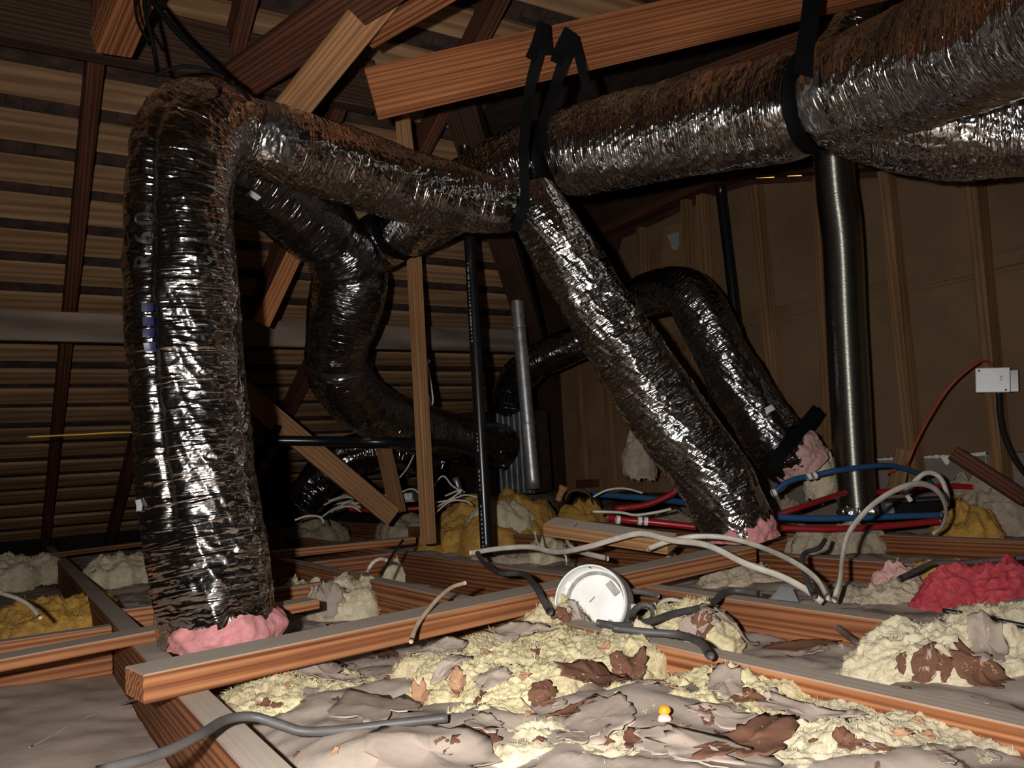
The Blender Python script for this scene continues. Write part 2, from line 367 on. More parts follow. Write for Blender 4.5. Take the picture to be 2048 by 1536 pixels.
def sheet_strip(name, pts, width, thick, material, parent=None, wdir=None, smooth=True):
    """a flat strap following 3-D points; wdir list of width directions"""
    q, s = cr([tuple(p)+tuple(d) for p, d in zip(pts, wdir)], max(8, int(20*len(pts))))
    C, D = q[:, :3], q[:, 3:6]; T = np.gradient(C, axis=0); T /= np.linalg.norm(T, axis=1)[:, None]
    D = D-T*(D*T).sum(1)[:, None]; D /= np.linalg.norm(D, axis=1)[:, None]; N = np.cross(T, D)
    n = len(C); V = np.stack([C+D*width/2+N*thick/2, C-D*width/2+N*thick/2, C-D*width/2-N*thick/2, C+D*width/2-N*thick/2], 1)
    return mesh(name, V.reshape(-1, 3), tube_faces(n, 4), material, parent, False)

GROUND = []                      # surfaces that scraps and cables lie on
def addground(o):
    mw = o.matrix_world if not o.parent else Matrix.Translation(o.location)
    vs = [o.location+v.co for v in o.data.vertices]; GROUND.append(BVHTree.FromPolygons(vs, [list(p.vertices) for p in o.data.polygons]))
def drop(x, y, top=.3):
    z = None
    for b_ in GROUND:
        h = b_.ray_cast(Vector((x, y, top)), Vector((0, 0, -1)))[0]
        if h is not None and (z is None or h.z > z): z = h.z
    return z
def look(px, py):
    d = ray(px, py).normalized(); best = None
    for b_ in GROUND:
        h = b_.ray_cast(EYE, d)
        if h[0] is not None and (best is None or h[3] < best[3]): best = h
    return best[0] if best else gz(px, py, -.03)
def fluff(name, box, zb, h, material, label, group=None, lump=1.0, res=1.0, parent=None, depth=None, bmax=.5, cat='insulation', rot=0, fib=1.0):
    x0, y0, x1, y1 = box; xc = (x0+x1)/2
    if depth is None: pf = gz(xc, y1, zb)
    else: pf = at(xc, y1, depth)
    df = pf.y; a = (x1-x0)/2*df/F
    if depth is None:
        dc = gz(xc, y0, min(zb+h, H-.03)).y; bb = max(.035, .55*a, min((dc-df)*.75, a*1.3, bmax))
    else: bb = min(a*.8, bmax)
    ctr = Vector((pf.x*(df+bb)/df, df+bb, zb if depth is None else pf.z))
    a *= (df+bb)/df*1.03
    nu = int(min(330, max(48, a*1250*min(1, 1.5/df)))*res); nv = int(nu*.55); sd = random.randint(1, 9999)
    th = np.linspace(0, 2*np.pi, nu, endpoint=False); ph = np.linspace(-.5, np.pi/2-.02, nv)
    P, T = np.meshgrid(ph, th, indexing='ij')
    cp = np.sign(np.cos(P))*np.abs(np.cos(P))**.75; sp = np.sign(np.sin(P))*np.abs(np.sin(P))**.8
    nx, ny, nz = cp*np.cos(T), cp*np.sin(T), sp
    out = 1+.34*pn(np.cos(T)*1.4, np.sin(T)*1.4, sd*.1, sd)+.12*pn(np.cos(T)*4, np.sin(T)*4, sd*.1, sd+1)
    X, Y, Z = a*nx*out, bb*ny*out, h*nz*(1+.55*fbm(nx*1.7, ny*1.7, sd*.17, sd+2, 3))
    k = min(1.0, (a+bb+h)/.22)
    c1 = 1-2*np.abs(pn(X*26+sd, Y*26, Z*26, sd+3)); c2 = 1-2*np.abs(pn(X*60, Y*60+sd, Z*60, sd+4)); c3 = fbm(X*110, Y*110, Z*110+sd, sd+5, 4)
    d = lump*k*(.0065*c1+.0035*c2+.0048*c3)
    L = np.sqrt((nx/a)**2+(ny/bb)**2+(nz/h)**2)
    X, Y, Z = X+d*nx/a/L, Y+d*ny/bb/L, Z+d*nz/h/L*.9
    if rot: X, Y = X*math.cos(rot)-Y*math.sin(rot), X*math.sin(rot)+Y*math.cos(rot)
    V = np.stack([X+ctr.x, Y+ctr.y, Z+ctr.z], -1).reshape(-1, 3)
    V = V+np.minimum(0, 2.96+.012*pn(V[:, 0]*20, V[:, 2]*20, 0, 3)-V@np.array(UV_V))[:, None]*np.array(UV_V)      # pressed against the right wall, not through it
    f = tube_faces(nv, nu, False); f.append(list(range((nv-1)*nu, nv*nu)))
    o = mesh(name, V, f, material, parent, True); 
    if parent is None: tag(o, label, cat, group)
    # loose fibres standing off the surface
    me = o.data; nv_ = len(me.vertices); co = np.empty(nv_*3); no = np.empty(nv_*3); me.vertices.foreach_get('co', co); me.vertices.foreach_get('normal', no)
    co, no = co.reshape(-1, 3), no.reshape(-1, 3); r2 = np.random.default_rng(sd); cnt = int(min(14000, 110000*a*bb*fib)); pick = r2.integers(0, nv_, cnt)
    ln = r2.uniform(.004, .012, (cnt, 1))*min(1.0, df/1.2); tg_ = r2.normal(size=(cnt, 3)); tg_ = tg_-no[pick]*(tg_*no[pick]).sum(1)[:, None]; tg_ /= np.linalg.norm(tg_, axis=1)[:, None]+1e-9
    b0 = co[pick]-no[pick]*.001; wdt = np.cross(tg_, no[pick])*.00035*max(1.0, df)
    m0 = b0+tg_*ln*.5+no[pick]*ln*.45; e0 = b0+tg_*ln+no[pick]*ln*r2.uniform(.2, .7, (cnt, 1))
    FV = np.stack([b0-wdt, b0+wdt, m0+wdt, m0-wdt, e0], 1).reshape(-1, 3)+np.array(o.location)
    q = np.arange(cnt)*5; FF = [[i, i+1, i+2, i+3] for i in q.tolist()]+[[i+3, i+2, i+4] for i in q.tolist()]
    addground(o)
    tag(mesh('fibre_fuzz', FV, FF, material, o), kind='stuff'); return o
def scrap(px, py, size, material, parent, asp=.6, curl=.0, seed=None, name='paper_scrap', lift=.003):
    """jagged thin piece of facing paper draped on whatever lies under it"""
    sd = seed if seed is not None else random.randint(1, 99999); c = look(px, py); r_ = random.Random(sd); rot = r_.uniform(0, math.pi)
    n = 40; rings = 6; V = []; G = []; Cu = []
    zmax = H-.05
    for k in range(rings+1):
        for i in range(n):
            t = 2*math.pi*i/n; ca, sa = math.cos(t), math.sin(t)
            rr = 1+.55*float(pn(ca*1.5, sa*1.5, sd*.37, sd))+.28*float(pn(ca*5, sa*5, sd*.37, sd+1))+.16*r_.uniform(-1, 1)*(k == rings)
            rr *= size*k/rings
            lx, ly = rr*ca, rr*sa*asp
            x, y = c.x+lx*math.cos(rot)-ly*math.sin(rot), c.y+lx*math.sin(rot)+ly*math.cos(rot)
            z = drop(x, y, c.z+.09); z = c.z if z is None else max(min(z, c.z+.07), c.z-.05)
            G.append(z); Cu.append(curl*size*(k/rings)**2*(.5+1.2*float(pn(ca*1.2, sa*1.2, sd*.11, sd+7)))); V.append((x, y))
    g = np.array(G).reshape(rings+1, n); zz = g.copy()
    for it in range(6):
        p_ = np.vstack([zz[:1], zz[:-1]]); q_ = np.vstack([zz[1:], zz[-1:]])
        zz = np.maximum((p_+q_+np.roll(zz, 1, 1)+np.roll(zz, -1, 1)+zz)/5, g)
        zz[0] = zz[0].mean()
    zz = (zz+lift).ravel()+np.array(Cu); V = [(x, y, float(z)) for (x, y), z in zip(V, zz)]
    T = .0012; m_ = len(V); V = V+[(x, y, z-T) for x, y, z in V]
    f = [[k*n+i, k*n+(i+1) % n, (k+1)*n+(i+1) % n, (k+1)*n+i] for k in range(rings) for i in range(n)]
    f += [[q+m_ for q in reversed(p)] for p in f]
    f += [[rings*n+i, rings*n+(i+1) % n, m_+rings*n+(i+1) % n, m_+rings*n+i] for i in range(n)]
    return mesh(name, V, f, material, parent, True)
def cable(name, pts, r, material, label, cat='cable', group=None, flat=1.0, up=(0, 0, 1), nt=10, parent=None):
    """pts: (px, py, d) with d the distance ahead, or (px, py, 'z', z) for a height above the joists"""
    P = []
    for p in pts: P.append(gz(p[0], p[1], p[3]) if len(p) == 4 else at(p[0], p[1], p[2]))
    return tube(name, P, r, material, parent, .010, nt, flat, True, up, None, label=label, cat=cat, group=group) if parent is None else tube(name, P, r, material, parent, .01, nt, flat, True, up)
#BODY
# ------------------------------------------------------------------ the setting
def quadbox(name, corners, thick, ndir, material, parent=None, **t):
    """flat panel given by a planar polygon, extruded along ndir by thick"""
    n = len(corners); A = [Vector(c) for c in corners]; Bk = [c+ndir*thick for c in A]
    f = [list(range(n)), list(range(2*n-1, n-1, -1))]+[[i, n+i, n+(i+1) % n, (i+1) % n] for i in range(n)]
    o = mesh(name, [c[:] for c in A+Bk], f, material, parent); tag(o, **t); return o
floor = quadbox('floor', [uvz(-1.5, -3.2, -.145), uvz(6.4, -3.2, -.145), uvz(6.4, 3.2, -.145), uvz(-1.5, 3.2, -.145)], .012, Vector((0, 0, -1)), 'kraft_flat', kind='structure')
JX = [.245, .935, 1.315, 1.925, 2.47]
# roof: dark shingle underside, sheathing boards and rafters as its pieces
V0 = -2.6
def vmax(u):
    return min(2.75, 1.45+(u-2.5)*.9) if u > 2.5 else min(3.0, 1.45+(2.5-u)*1.3)
us = np.linspace(-.9, 6.4, 34); top = [uvz(u, V0, roofz(u)+.05)[:] for u in us]+[uvz(u, vmax(u), roofz(u)+.05)[:] for u in us]
n_ = len(us)
ceiling = mesh('ceiling', top+[(x, y, z+.02) for x, y, z in top], [[i, i+1, n_+i+1, n_+i] for i in range(n_-1)]+[[2*n_+i, 3*n_+i, 3*n_+i+1, 2*n_+i+1] for i in range(n_-1)], 'shingle_dark'); tag(ceiling, kind='structure')
cosr, sinr = math.cos(math.radians(25)), math.sin(math.radians(25))
upn = (UV_U*sinr+Vector((0, 0, cosr)))
for k in range(-14, 20):
    bt = 3.047+.1843*k; wd = .108+random.uniform(-.008, .008); u = (bt-wd/2)*cosr; vv = vmax(u)-.03
    u += random.uniform(-.004, .004)
    if u > 6.1: continue
    board('sheathing_board', uvz(u, V0+.05, roofz(u)+.022), uvz(u, vv, roofz(u)+.022), wd, .019, 'sheathing_wood', ceiling, up=upn, bev=0)
    # rows of dark shingle ends seen in the gaps
    gu = (bt+.038)*cosr; row = []; fr = []; v = max(V0, -1.4)
    while v < vv-.1 and 2.2 < bt < 5.6:
        wv_ = random.uniform(.05, .13); dz = random.uniform(0, .02); b0 = len(row)
        for (du, dn) in ((-.03, .038+dz*.3), (.03-dz, .034+dz*.2)):
            for q in (v, v+wv_-.006):
                p = uvz(gu+du, q, roofz(gu+du))+upn*dn; row.append(p[:])
        fr.append([b0, b0+1, b0+3, b0+2]); v += wv_
    if row: tag(mesh('shingle_row', row, fr, 'shingle_dark', ceiling), kind='stuff')
va = onroof(160, 380).dot(UV_V); vb = onroof(243, 975).dot(UV_V)
for v in (va, vb, 2*va-vb, 2*vb-va, 3*vb-2*va):
    u0 = -.2
    if v > 1.4: continue
    board('rafter', uvz(u0, v, roofz(u0)-.035), uvz(6.1, v, roofz(6.1)-.035), .045, .10, 'rafter_wood', ceiling, up=upn)
# long boards that tie the rafters, along the ridge direction
p = onroof(140, 655, -.20); u = p.dot(UV_U); z = p.z
board('tie_board', uvz(u, -3.0, z), uvz(u, 2.3, z), .038, .115, 'grey_wood', top=False, label='long dusty grey board running level across the rafters at mid slope', cat='board')
p = onroof(250, 72, -.09); u = p.dot(UV_U); z = p.z
board('purlin_beam', uvz(u, -2.4, z), uvz(u, 1.05, z), .05, .17, 'dark_wood', label='dark stained purlin beam under the upper rafters beside the black cords', cat='beam')
board('valley_rafter', uvz(2.4, 1.38, roofz(2.4)-.05), uvz(4.05, 2.82, roofz(4.05)-.05), .12, .09, 'dark_wood', ceiling)
# second, darker roof over the right side
q = [uvz(2.5, 1.45, 1.66), uvz(1.3, 3.0, 2.24), uvz(-1, 3.0, 2.6), uvz(-1, 3.6, 2.6), uvz(3.0, 3.6, 2.2), uvz(6.4, 3.6, 2.1), uvz(6.4, 1.5, 1.9)]
m4 = mesh('ceiling_rear', [c[:] for c in q], [[0, 1, 4], [1, 2, 3, 4], [0, 4, 5], [0, 5, 6]], 'shingle_dark'); tag(m4, kind='structure')
wall_back = quadbox('wall_back', [uvz(6.3, .5, -.2), uvz(6.3, 3.4, -.2), uvz(6.3, 3.4, 2.3), uvz(6.3, .5, 2.3)], .03, UV_U, 'dark_wood', kind='structure')
# right wall: studs in front of the brown back of drywall
WV = 3.05
def wz(x, y): p = onv(x, y, WV); return p.dot(UV_U), p.z
z1 = wz(1870, 537)[1]; z2 = wz(1776, 587)[1]; z3 = wz(1865, 911)[1]
tops = [wz(2048, 322), wz(1500, 358), wz(1440, 375), wz(1200, 480), wz(1050, 560)]
uR = tops[0][0]-.6; uL = tops[-1][0]
wall = quadbox('wall_right', [uvz(uR, WV+.03, -.14), uvz(uL+1.5, WV+.03, -.14), uvz(uL+1.5, WV+.03, 2.15), uvz(uR, WV+.03, 2.4)], .03, UV_V, 'dark_wood', kind='structure')
um = wz(1405, 700)[0]
quadbox('drywall_panel', [uvz(uR, WV, z3), uvz(um+.25, WV, z3), uvz(um+.25, WV, z2-.002), uvz(uR, WV, z2-.002)], .013, UV_V, 'drywall_back', wall)
quadbox('drywall_panel', [uvz(uR, WV-.004, z2+.002), uvz(um+.25, WV-.004, z2+.002), uvz(um+.25, WV-.004, z1-.002), uvz(uR, WV-.004, z1-.002)], .013, UV_V, 'drywall_back', wall)
quadbox('drywall_panel', [uvz(uR, WV, z1+.002), uvz(um+.9, WV, z1+.002), uvz(tops[3][0]-.2, WV, tops[3][1]-.05), uvz(tops[2][0], WV, tops[2][1]-.03), uvz(tops[1][0], WV, tops[1][1]-.03), uvz(tops[0][0], WV, tops[0][1]-.03), uvz(uR, WV, tops[0][1]-.06)], .013, UV_V, 'drywall_back', wall)
quadbox('drywall_panel', [uvz(uR, WV-.002, -.14), uvz(um+.25, WV-.002, -.14), uvz(um+.25, WV-.002, z3-.003), uvz(uR, WV-.002, z3-.003)], .013, UV_V, 'drywall_grey', wall)
pl = [wz(1120, 730), wz(1135, 985), wz(1400, 985), wz(1395, 700)]
quadbox('plywood_panel', [uvz(a, WV-.002, z) for a, z in pl], .012, UV_V, 'ply', wall)
quadbox('plywood_panel', [uvz(a, WV, z) for a, z in (wz(1265, 560), wz(1300, 740), wz(1430, 700), wz(1400, 440), wz(1330, 452))], .012, UV_V, 'ply', wall)
for (xa, ya, xb, yb, wdt, dep) in ((1948, 330, 2008, 985, .04, .075), (1772, 342, 1836, 985, .045, .06), (1512, 372, 1572, 985, .042, .06), (1640, 352, 1664, 985, .04, .05), (1408, 390, 1440, 985, .045, .075), (1372, 400, 1398, 985, .04, .05), (1284, 455, 1300, 985, .038, .06), (1212, 720, 1228, 985, .05, .03), (1155, 730, 1172, 985, .05, .03)):
    a, b_ = onv(xa, ya, WV-.035), onv(xb, yb, WV-.035)
    board('stud', a, b_, wdt, dep, 'stud_wood', wall, up=UV_V)
for a, b_ in zip(tops[:-1], tops[1:]):
    board('top_plate', uvz(a[0], WV-.04, a[1]+.02), uvz(b_[0], WV-.04, b_[1]+.02), .09, .04, 'rafter_wood', wall)
for (xa, xb, y) in ((1495, 1510, 356.5), (1512, 1548, 355.5), (1575, 1603, 352), (1878, 1895, 340)):
    a, b_ = onv(xa, y, WV-.02), onv(xb, y-1, WV-.02); board('daylight_gap', a, b_, .002, .003, 'daylight', wall, bev=0)
def bead(name, a, b_, w_, seed):
    pts = [a.lerp(b_, t) for t in np.linspace(0, 1, 24)]; Vv = []; 
    for i, p in enumerate(pts):
        ww = w_*(.6+1.2*abs(float(pn(i*.5, seed, 0, seed)))); Vv += [(p+Vector((0, 0, ww/2)))[:], (p-UV_V*.004)[:], (p-Vector((0, 0, ww/2)))[:]]
    f = []
    for i in range(len(pts)-1): f += [[i*3, i*3+1, i*3+4, i*3+3], [i*3+1, i*3+2, i*3+5, i*3+4]]
    return mesh(name, Vv, f, 'compound', wall)
bead('joint_compound', onv(1752, 919, WV-.002), onv(1900, 912, WV-.002), .012, 1)
bead('joint_compound', onv(1928, 911, WV-.002), onv(1972, 907, WV-.002), .016, 2)
bead('joint_compound', onv(1970, 902, WV-.002), onv(1974, 955, WV-.002), .005, 3)
quadbox('joint_compound', [onv(1880, 913, WV-.005), onv(1899, 913, WV-.005), onv(1897, 928, WV-.005), onv(1892, 930, WV-.005)], .003, UV_V, 'compound', wall)
for z in (z1, z2, z2-.018):
    board('joint_ridge', uvz(uR, WV-.005, z), uvz(um+.2, WV-.005, z), .005, .003, 'stud_wood', wall, bev=0)

# ------------------------------------------------------------------ joists, floor boards, framing
J = [('leftmost thick joist running from the bottom edge past the left drop duct', 'joist_wood'), ('joist starting at the lower right corner beside the torn batts', 'beam_wood'), ('joist behind the white round can running to the right edge', 'joist_wood'), ('joist under the foot of the middle slanting duct', 'joist_wood'), ('farthest joist on the right below the blue and red pipes', 'joist_wood')]
for v, (lb, mt) in zip(JX, J):
    board('joist', uvz(-.3, v, 0), uvz(5.55 if v < 2 else 4.6, v, 0), .045, .14, mt, top=True, label=lb, cat='joist')
def flat(name, xa, ya, xb, yb, wd, th, mt, z=None, ext=0, **t):
    z = th if z is None else z
    a, b_ = gz(xa, ya, z), gz(xb, yb, z); dv = (b_-a).normalized(); b_ = b_+dv*ext; nrm = Vector((-dv.y, dv.x, 0))
    a, b_ = a+nrm*wd/2, b_+nrm*wd/2
    return board(name, a, b_, wd, th, mt, top=True, **t)
flat('timber', 287, 1350, 1512, 1092, .088, .042, 'beam_wood', label='long flat timber lying across the joists in front of the left drop duct', cat='timber')
flat('timber', -60, 1331, 640, 1198, .07, .022, 'beam_wood', label='thin flat board crossing behind the left drop duct on the left', cat='timber')
flat('timber', 60, 1113, 300, 1082, .06, .022, 'joist_wood', label='distant thin board crossing the far left joists', cat='timber')
flat('timber', 545, 1103, 832, 1074, .06, .03, 'beam_wood', label='thin orange edged board on the joists left of the upright post', cat='timber')
for (ua, lb) in ((2.95, 'short dusty block between two joists right of the left drop duct'), (1.9, 'cross block between joists behind the middle slanting duct')):
    va_, vb_ = (JX[1], JX[2]) if ua > 2.5 else (JX[3], JX[4])
    board('blocking', uvz(ua, va_+.024, 0), uvz(ua, vb_-.024, 0), .04, .12, 'joist_wood', top=True, label=lb, cat='block')
board('blocking', uvz(2.15, JX[0]-.026, -.004), uvz(2.15, -.7, -.004), .04, .12, 'beam_wood', top=True, label='cross block left of the leftmost joist near the gold wool', cat='block')
board('blocking', uvz(2.4, JX[0]+.024, -.004), uvz(2.4, JX[1]-.024, -.004), .04, .12, 'beam_wood', top=True, label='cross block hidden behind the foot of the left drop duct', cat='block')
a, b_ = at(1098, 1053, 2.35), at(1345, 1088, 2.15)
board('wood_offcut', a, b_, .07, .036, 'fresh_wood', up=Vector((0, -.25, 1)), label='short fresh cut timber offcut with pencil mark beside the golden batt', cat='timber')
tube('pencil_mark', [at(1140, 1055, 2.285), at(1150, 1052, 2.28), at(1154, 1047, 2.28)], .001, 'marker_ink', bpy.data.objects['wood_offcut'], nt=6)
# uprights and braces
def up_board(name, a, b_, wd, th, mt, label, cat='post', upv=None):
    return board(name, a, b_, wd, th, mt, up=upv or Vector((.5, -.85, 0)), label=label, cat=cat)
up_board('post', at(803, 218, 2.50), at(816, 330, 2.50), .036, .036, 'fresh_wood', 'short upright stub above the branch duct under the header end', upv=Vector((.75, -.65, 0)))
up_board('post', at(857, 1088, 3.12), at(825, 455, 3.16), .044, .044, 'fresh_wood', 'slender upright wooden post in the middle beside the black pipe', upv=Vector((.75, -.65, 0)))
up_board('brace', at(797, 1026, 3.84), at(728, 725, 3.90), .055, .055, 'fresh_wood', 'leaning wooden brace meeting the diagonal one, left of the upright post', 'brace', Vector((.75, -.65, 0)))
up_board('brace', at(785, 1034, 3.70), at(470, 772, 3.3), .09, .038, 'fresh_wood', 'long diagonal wooden brace falling right behind the left drop duct', 'brace', Vector((.3, -.95, .1)))
up_board('brace', at(522, 648, 2.95), at(597, 488, 2.95), .06, .04, 'orange_wood', 'short reddish brace against the slatted roof below the rear branch duct', 'brace')
tube('stick', [at(505, 972, 3.7), at(530, 925, 3.7), at(562, 858, 3.72)], .022, 'grey_wood', nt=9, label='grey round stick leaning behind the left drop duct', cat='stick')
up_board('roof_brace', at(512, 305, 2.10), at(800, -53, 1.83), .085, .036, 'brace_wood', 'bright brown brace slanting up to the top edge behind the duct elbow', 'brace', Vector((.35, -.8, -.35)))
up_board('roof_brace', at(430, 194, 2.36), at(860, -101, 1.66), .11, .038, 'rafter_wood', 'dark wide board slanting up behind the bright brown brace', 'brace', Vector((.2, -.7, -.6)))
up_board('roof_brace', at(735, 75, 2.0), at(960, -60, 1.75), .05, .038, 'joist_wood', 'reddish board end at the top edge right of the bright brown brace', 'brace', Vector((.1, -.5, -.85)))
up_board('hanger_block', at(222, 92, 1.9), at(275, -40, 1.75), .085, .06, 'joist_wood', 'chopped wooden block hanging at the top left holding the black cords', 'block', Vector((.7, -.65, -.2)))
up_board('header', at(742, 188, 2.0), at(2250, -160, 2.19), .132, .04, 'header_wood', 'large orange brown header beam carrying the black duct straps', 'beam', Vector((0, -1, .12)))
up_board('rear_rafter', at(1010, 308, 2.95), at(1900, -20, 2.62), .09, .04, 'rafter_wood', 'dark rafter behind the top of the thick trunk duct', 'rafter', Vector((0, -1, .12)))
up_board('leaning_board', at(1905, 905, 2.55), at(2052, 1000, 2.45), .045, .02, 'rafter_wood', 'reddish brown board end leaning below the square electrical box', 'board', Vector((-.2, -.9, .3)))
up_board('leaning_board', at(1808, 898, 3.04), at(1790, 985, 3.04), .055, .02, 'stud_wood', 'short brown board leaning behind the bare flexible duct', 'board', Vector((-.2, -.9, .3)))

# ------------------------------------------------------------------ kraft faced bays
def bay(u0, u1, v0, v1, zf, label, mt='kraft_dusty', res=.012, amp=1.0, seed=1):
    nu, nv = int((u1-u0)/res), max(6, int((v1-v0)/res)); a = np.linspace(u0, u1, nu); c = np.linspace(v0, v1, nv)
    A, Cc = np.meshgrid(a, c, indexing='ij')
    Z = zf(A)+amp*(.022*fbm(A*4, Cc*4, seed, seed, 3)+.010*ridge(A*9+Cc*4, Cc*9, seed, seed+4)+.0035*ridge(A*26, Cc*26, seed, seed+5))
    t = (Cc-v0)/(v1-v0); Z = Z-.03*np.abs(2*t-1)**6
    P = A[..., None]*np.array(UV_U)+Cc[..., None]*np.array(UV_V); P[..., 2] = Z
    f = (np.arange(nu-1)[:, None]*nv+np.arange(nv-1)[None, :]); f = np.stack([f, f+nv, f+nv+1, f+1], -1).reshape(-1, 4)
    o = mesh('kraft_batt', P.reshape(-1, 3), f, mt, None, True); tag(o, label, 'insulation'); addground(o); return o
st = lambda a, b_, c, w_: (lambda A: a+(b_-a)/(1+np.exp(-(A-c)/w_)))
bay0 = bay(.2, 5.6, -3.0, JX[0]-.024, st(-.095, -.09, 1.8, .1), 'flat dusty kraft paper left of the leftmost joist', 'kraft_flat', .018, .35, 3)
bay1 = bay(.2, 5.7, JX[0]+.024, JX[1]-.024, st(-.03, -.095, 1.55, .08), 'crumpled torn kraft facing paper filling the front bay', 'kraft_dusty', .011, 1.0, 11)
bay2 = bay(.2, 5.7, JX[1]+.024, JX[2]-.024, st(-.05, -.10, 1.6, .1), 'dusty kraft paper in the bay behind the lower right joist', 'kraft_dusty', .012, .9, 23)
bay3 = bay(.2, 5.6, JX[2]+.024, JX[3]-.024, st(-.045, -.08, 1.5, .2), 'dusty paper bay holding the red wool at right', 'kraft_dusty', .016, .9, 31)
bay4 = bay(.2, 5.6, JX[3]+.024, JX[4]-.024, st(-.05, -.06, 1.5, .2), 'shadowed paper bay under the foot of the middle slanting duct', 'kraft_flat', .02, .9, 41)
bay5 = bay(.2, 4.6, JX[4]+.024, WV-.03, st(-.05, -.05, 1.5, .2), 'shadowed paper bay along the brown drywall', 'kraft_flat', .025, .9, 51)

tube('paper_seam', [look(x, y) for x, y in ((60, 1495), (120, 1462), (180, 1432), (240, 1410), (290, 1392))], .0022, 'scrap_taupe', bay0, nt=6)
# ------------------------------------------------------------------ insulation clumps
G1 = None
FL = [
 ('b1', (800, 1200, 1300, 1440), -.045, .05, 'wool_yellow', 'big torn yellow wool batt in front of the white round can'),
 ('b2', (460, 1325, 740, 1455), -.05, .03, 'wool_yellow', 'thin patch of yellow wool on paper below the long flat timber'),
 ('b3', (1310, 1325, 1620, 1490), -.05, .036, 'wool_yellow', 'yellow wool lump against the lower right joist'),
 ('b4', (1000, 1450, 1400, 1600), -.05, .026, 'wool_pale', 'cream wool patch at the bottom edge of the front bay'),
 ('b5', (880, 1415, 1070, 1490), -.05, .03, 'wool_yellow', 'small yellow wool tuft at the end of the grey foreground cable'),
 ('b5b', (1180, 1385, 1400, 1490), -.05, .03, 'wool_yellow', 'flat yellow wool scrap beside the orange plug'),
 ('b8', (1440, 1440, 1990, 1620), -.05, .027, 'wool_pale', 'cream wool at the bottom edge under the lower right joist'),
 ('b6', (1290, 1205, 1480, 1315), -.055, .055, 'wool_yellow', 'yellow wool lump right of the white round can'),
 ('b9', (1060, 1195, 1180, 1290), -.04, .055, 'wool_yellow', 'yellow wool mound at the left base of the white round can'),
 ('b9b', (1200, 1255, 1320, 1330), -.04, .05, 'wool_pale', 'cream wool tuft just below the white round can'),
 ('b7', (1700, 1262, 2110, 1400), -.06, .065, 'wool_pale', 'large cream wool batt between the two lower right joists'),
 ('b10', (630, 1150, 790, 1245), -.1, .085, 'wool_pale', 'cream wool ball behind the long flat timber'),
 ('b10b', (615, 1180, 690, 1250), -.1, .09, 'wool_grey', 'paper wrapped wool roll beside the cream wool ball'),
 ('b11', (545, 1162, 645, 1218), -.1, .08, 'wool_pale', 'cream wool scrap touching the right of the left drop duct'),
 ('b12', (765, 1103, 835, 1160), -.1, .075, 'wool_pale', 'small cream wool tuft inside the framed joist box'),
 ('b13', (1058, 1078, 1132, 1128), -.08, .08, 'wool_pale', 'pointed wool tuft under the white cable near the middle'),
 ('b13b', (950, 1108, 1080, 1130), -.08, .04, 'wool_grey', 'flat grey wool strip behind the grey cable in the middle'),
 ('b14', (1310, 1130, 1400, 1185), -.1, .08, 'wool_pale', 'cream wool wedge behind the joist right of the can'),
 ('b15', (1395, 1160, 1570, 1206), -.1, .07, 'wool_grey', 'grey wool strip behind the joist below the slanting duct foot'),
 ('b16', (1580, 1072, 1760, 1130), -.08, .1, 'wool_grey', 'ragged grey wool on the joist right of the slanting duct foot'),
 ('b17', (1640, 1172, 1900, 1250), -.09, .065, 'wool_grey', 'flat grey wool in the bay left of the red wool'),
 ('b18', (1860, 1150, 2110, 1240), -.07, .09, 'wool_red', 'crimson wool batt at the right edge'),
 ('b19', (1752, 1150, 1850, 1192), -.05, .055, 'wool_pink_pale', 'pale pink wool tuft left of the crimson batt'),
 ('b20', (1810, 1155, 1985, 1185), -.06, .06, 'wool_gold', 'golden wool strip behind the crimson batt'),
 ('b20b', (1900, 1235, 2090, 1275), -.06, .04, 'wool_pale', 'cream wool strip in front of the crimson batt'),
 ('b21', (1915, 968, 2090, 1078), -.05, .17, 'wool_grey', 'big pale grey wool heap at the right edge under the brown board'),
 ('b22', (1872, 1008, 1990, 1090), -.05, .11, 'wool_gold', 'golden wool heap right of the arched white cable'),
 ('b23', (868, 1005, 1105, 1108), -.08, .19, 'wool_gold', 'golden folded wool batt behind the black vertical pipe'),
 ('b24', (945, 995, 1065, 1060), .02, .10, 'wool_pale', 'cream wool lump sitting on the golden batt'),
 ('b25', (1108, 1012, 1205, 1060), -.05, .12, 'wool_gold', 'golden wool scrap left of the red coupling'),
 ('b26', (15, 1190, 222, 1285), -.1, .085, 'wool_gold', 'golden brown wool clump at the left edge'),
 ('b27', (-20, 1105, 110, 1162), -.06, .08, 'wool_pale', 'cream wool clump at the far left edge'),
 ('b28', (180, 1112, 305, 1162), -.06, .07, 'wool_pale', 'cream wool clump left of the left drop duct'),
 ('b29', (545, 1042, 690, 1088), -.05, .09, 'wool_grey', 'grey wool row on the far joists left of the post'),
 ('b29b', (520, 1030, 560, 1075), -.05, .1, 'wool_grey', 'small grey wool ball right behind the left drop duct'),
 ('b30', (760, 1030, 870, 1072), -.05, .09, 'wool_grey', 'grey wool lump just left of the post foot'),
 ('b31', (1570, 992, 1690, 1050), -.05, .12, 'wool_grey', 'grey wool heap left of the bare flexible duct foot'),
 ('b33', (1290, 1040, 1400, 1062), -.04, .06, 'wool_grey', 'low grey wool under the red pipe coupling'),
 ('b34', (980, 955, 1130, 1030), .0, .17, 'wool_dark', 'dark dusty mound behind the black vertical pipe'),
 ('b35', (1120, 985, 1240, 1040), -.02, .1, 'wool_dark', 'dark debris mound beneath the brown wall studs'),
 ('b36', (600, 1000, 680, 1030), -.02, .09, 'wool_gold', 'small golden wool patch below the low dark duct'),
 ('b37', (1190, 1160, 1290, 1185), -.1, .05, 'wool_grey', 'thin grey wool scrap under the far end of the long timber'),
]
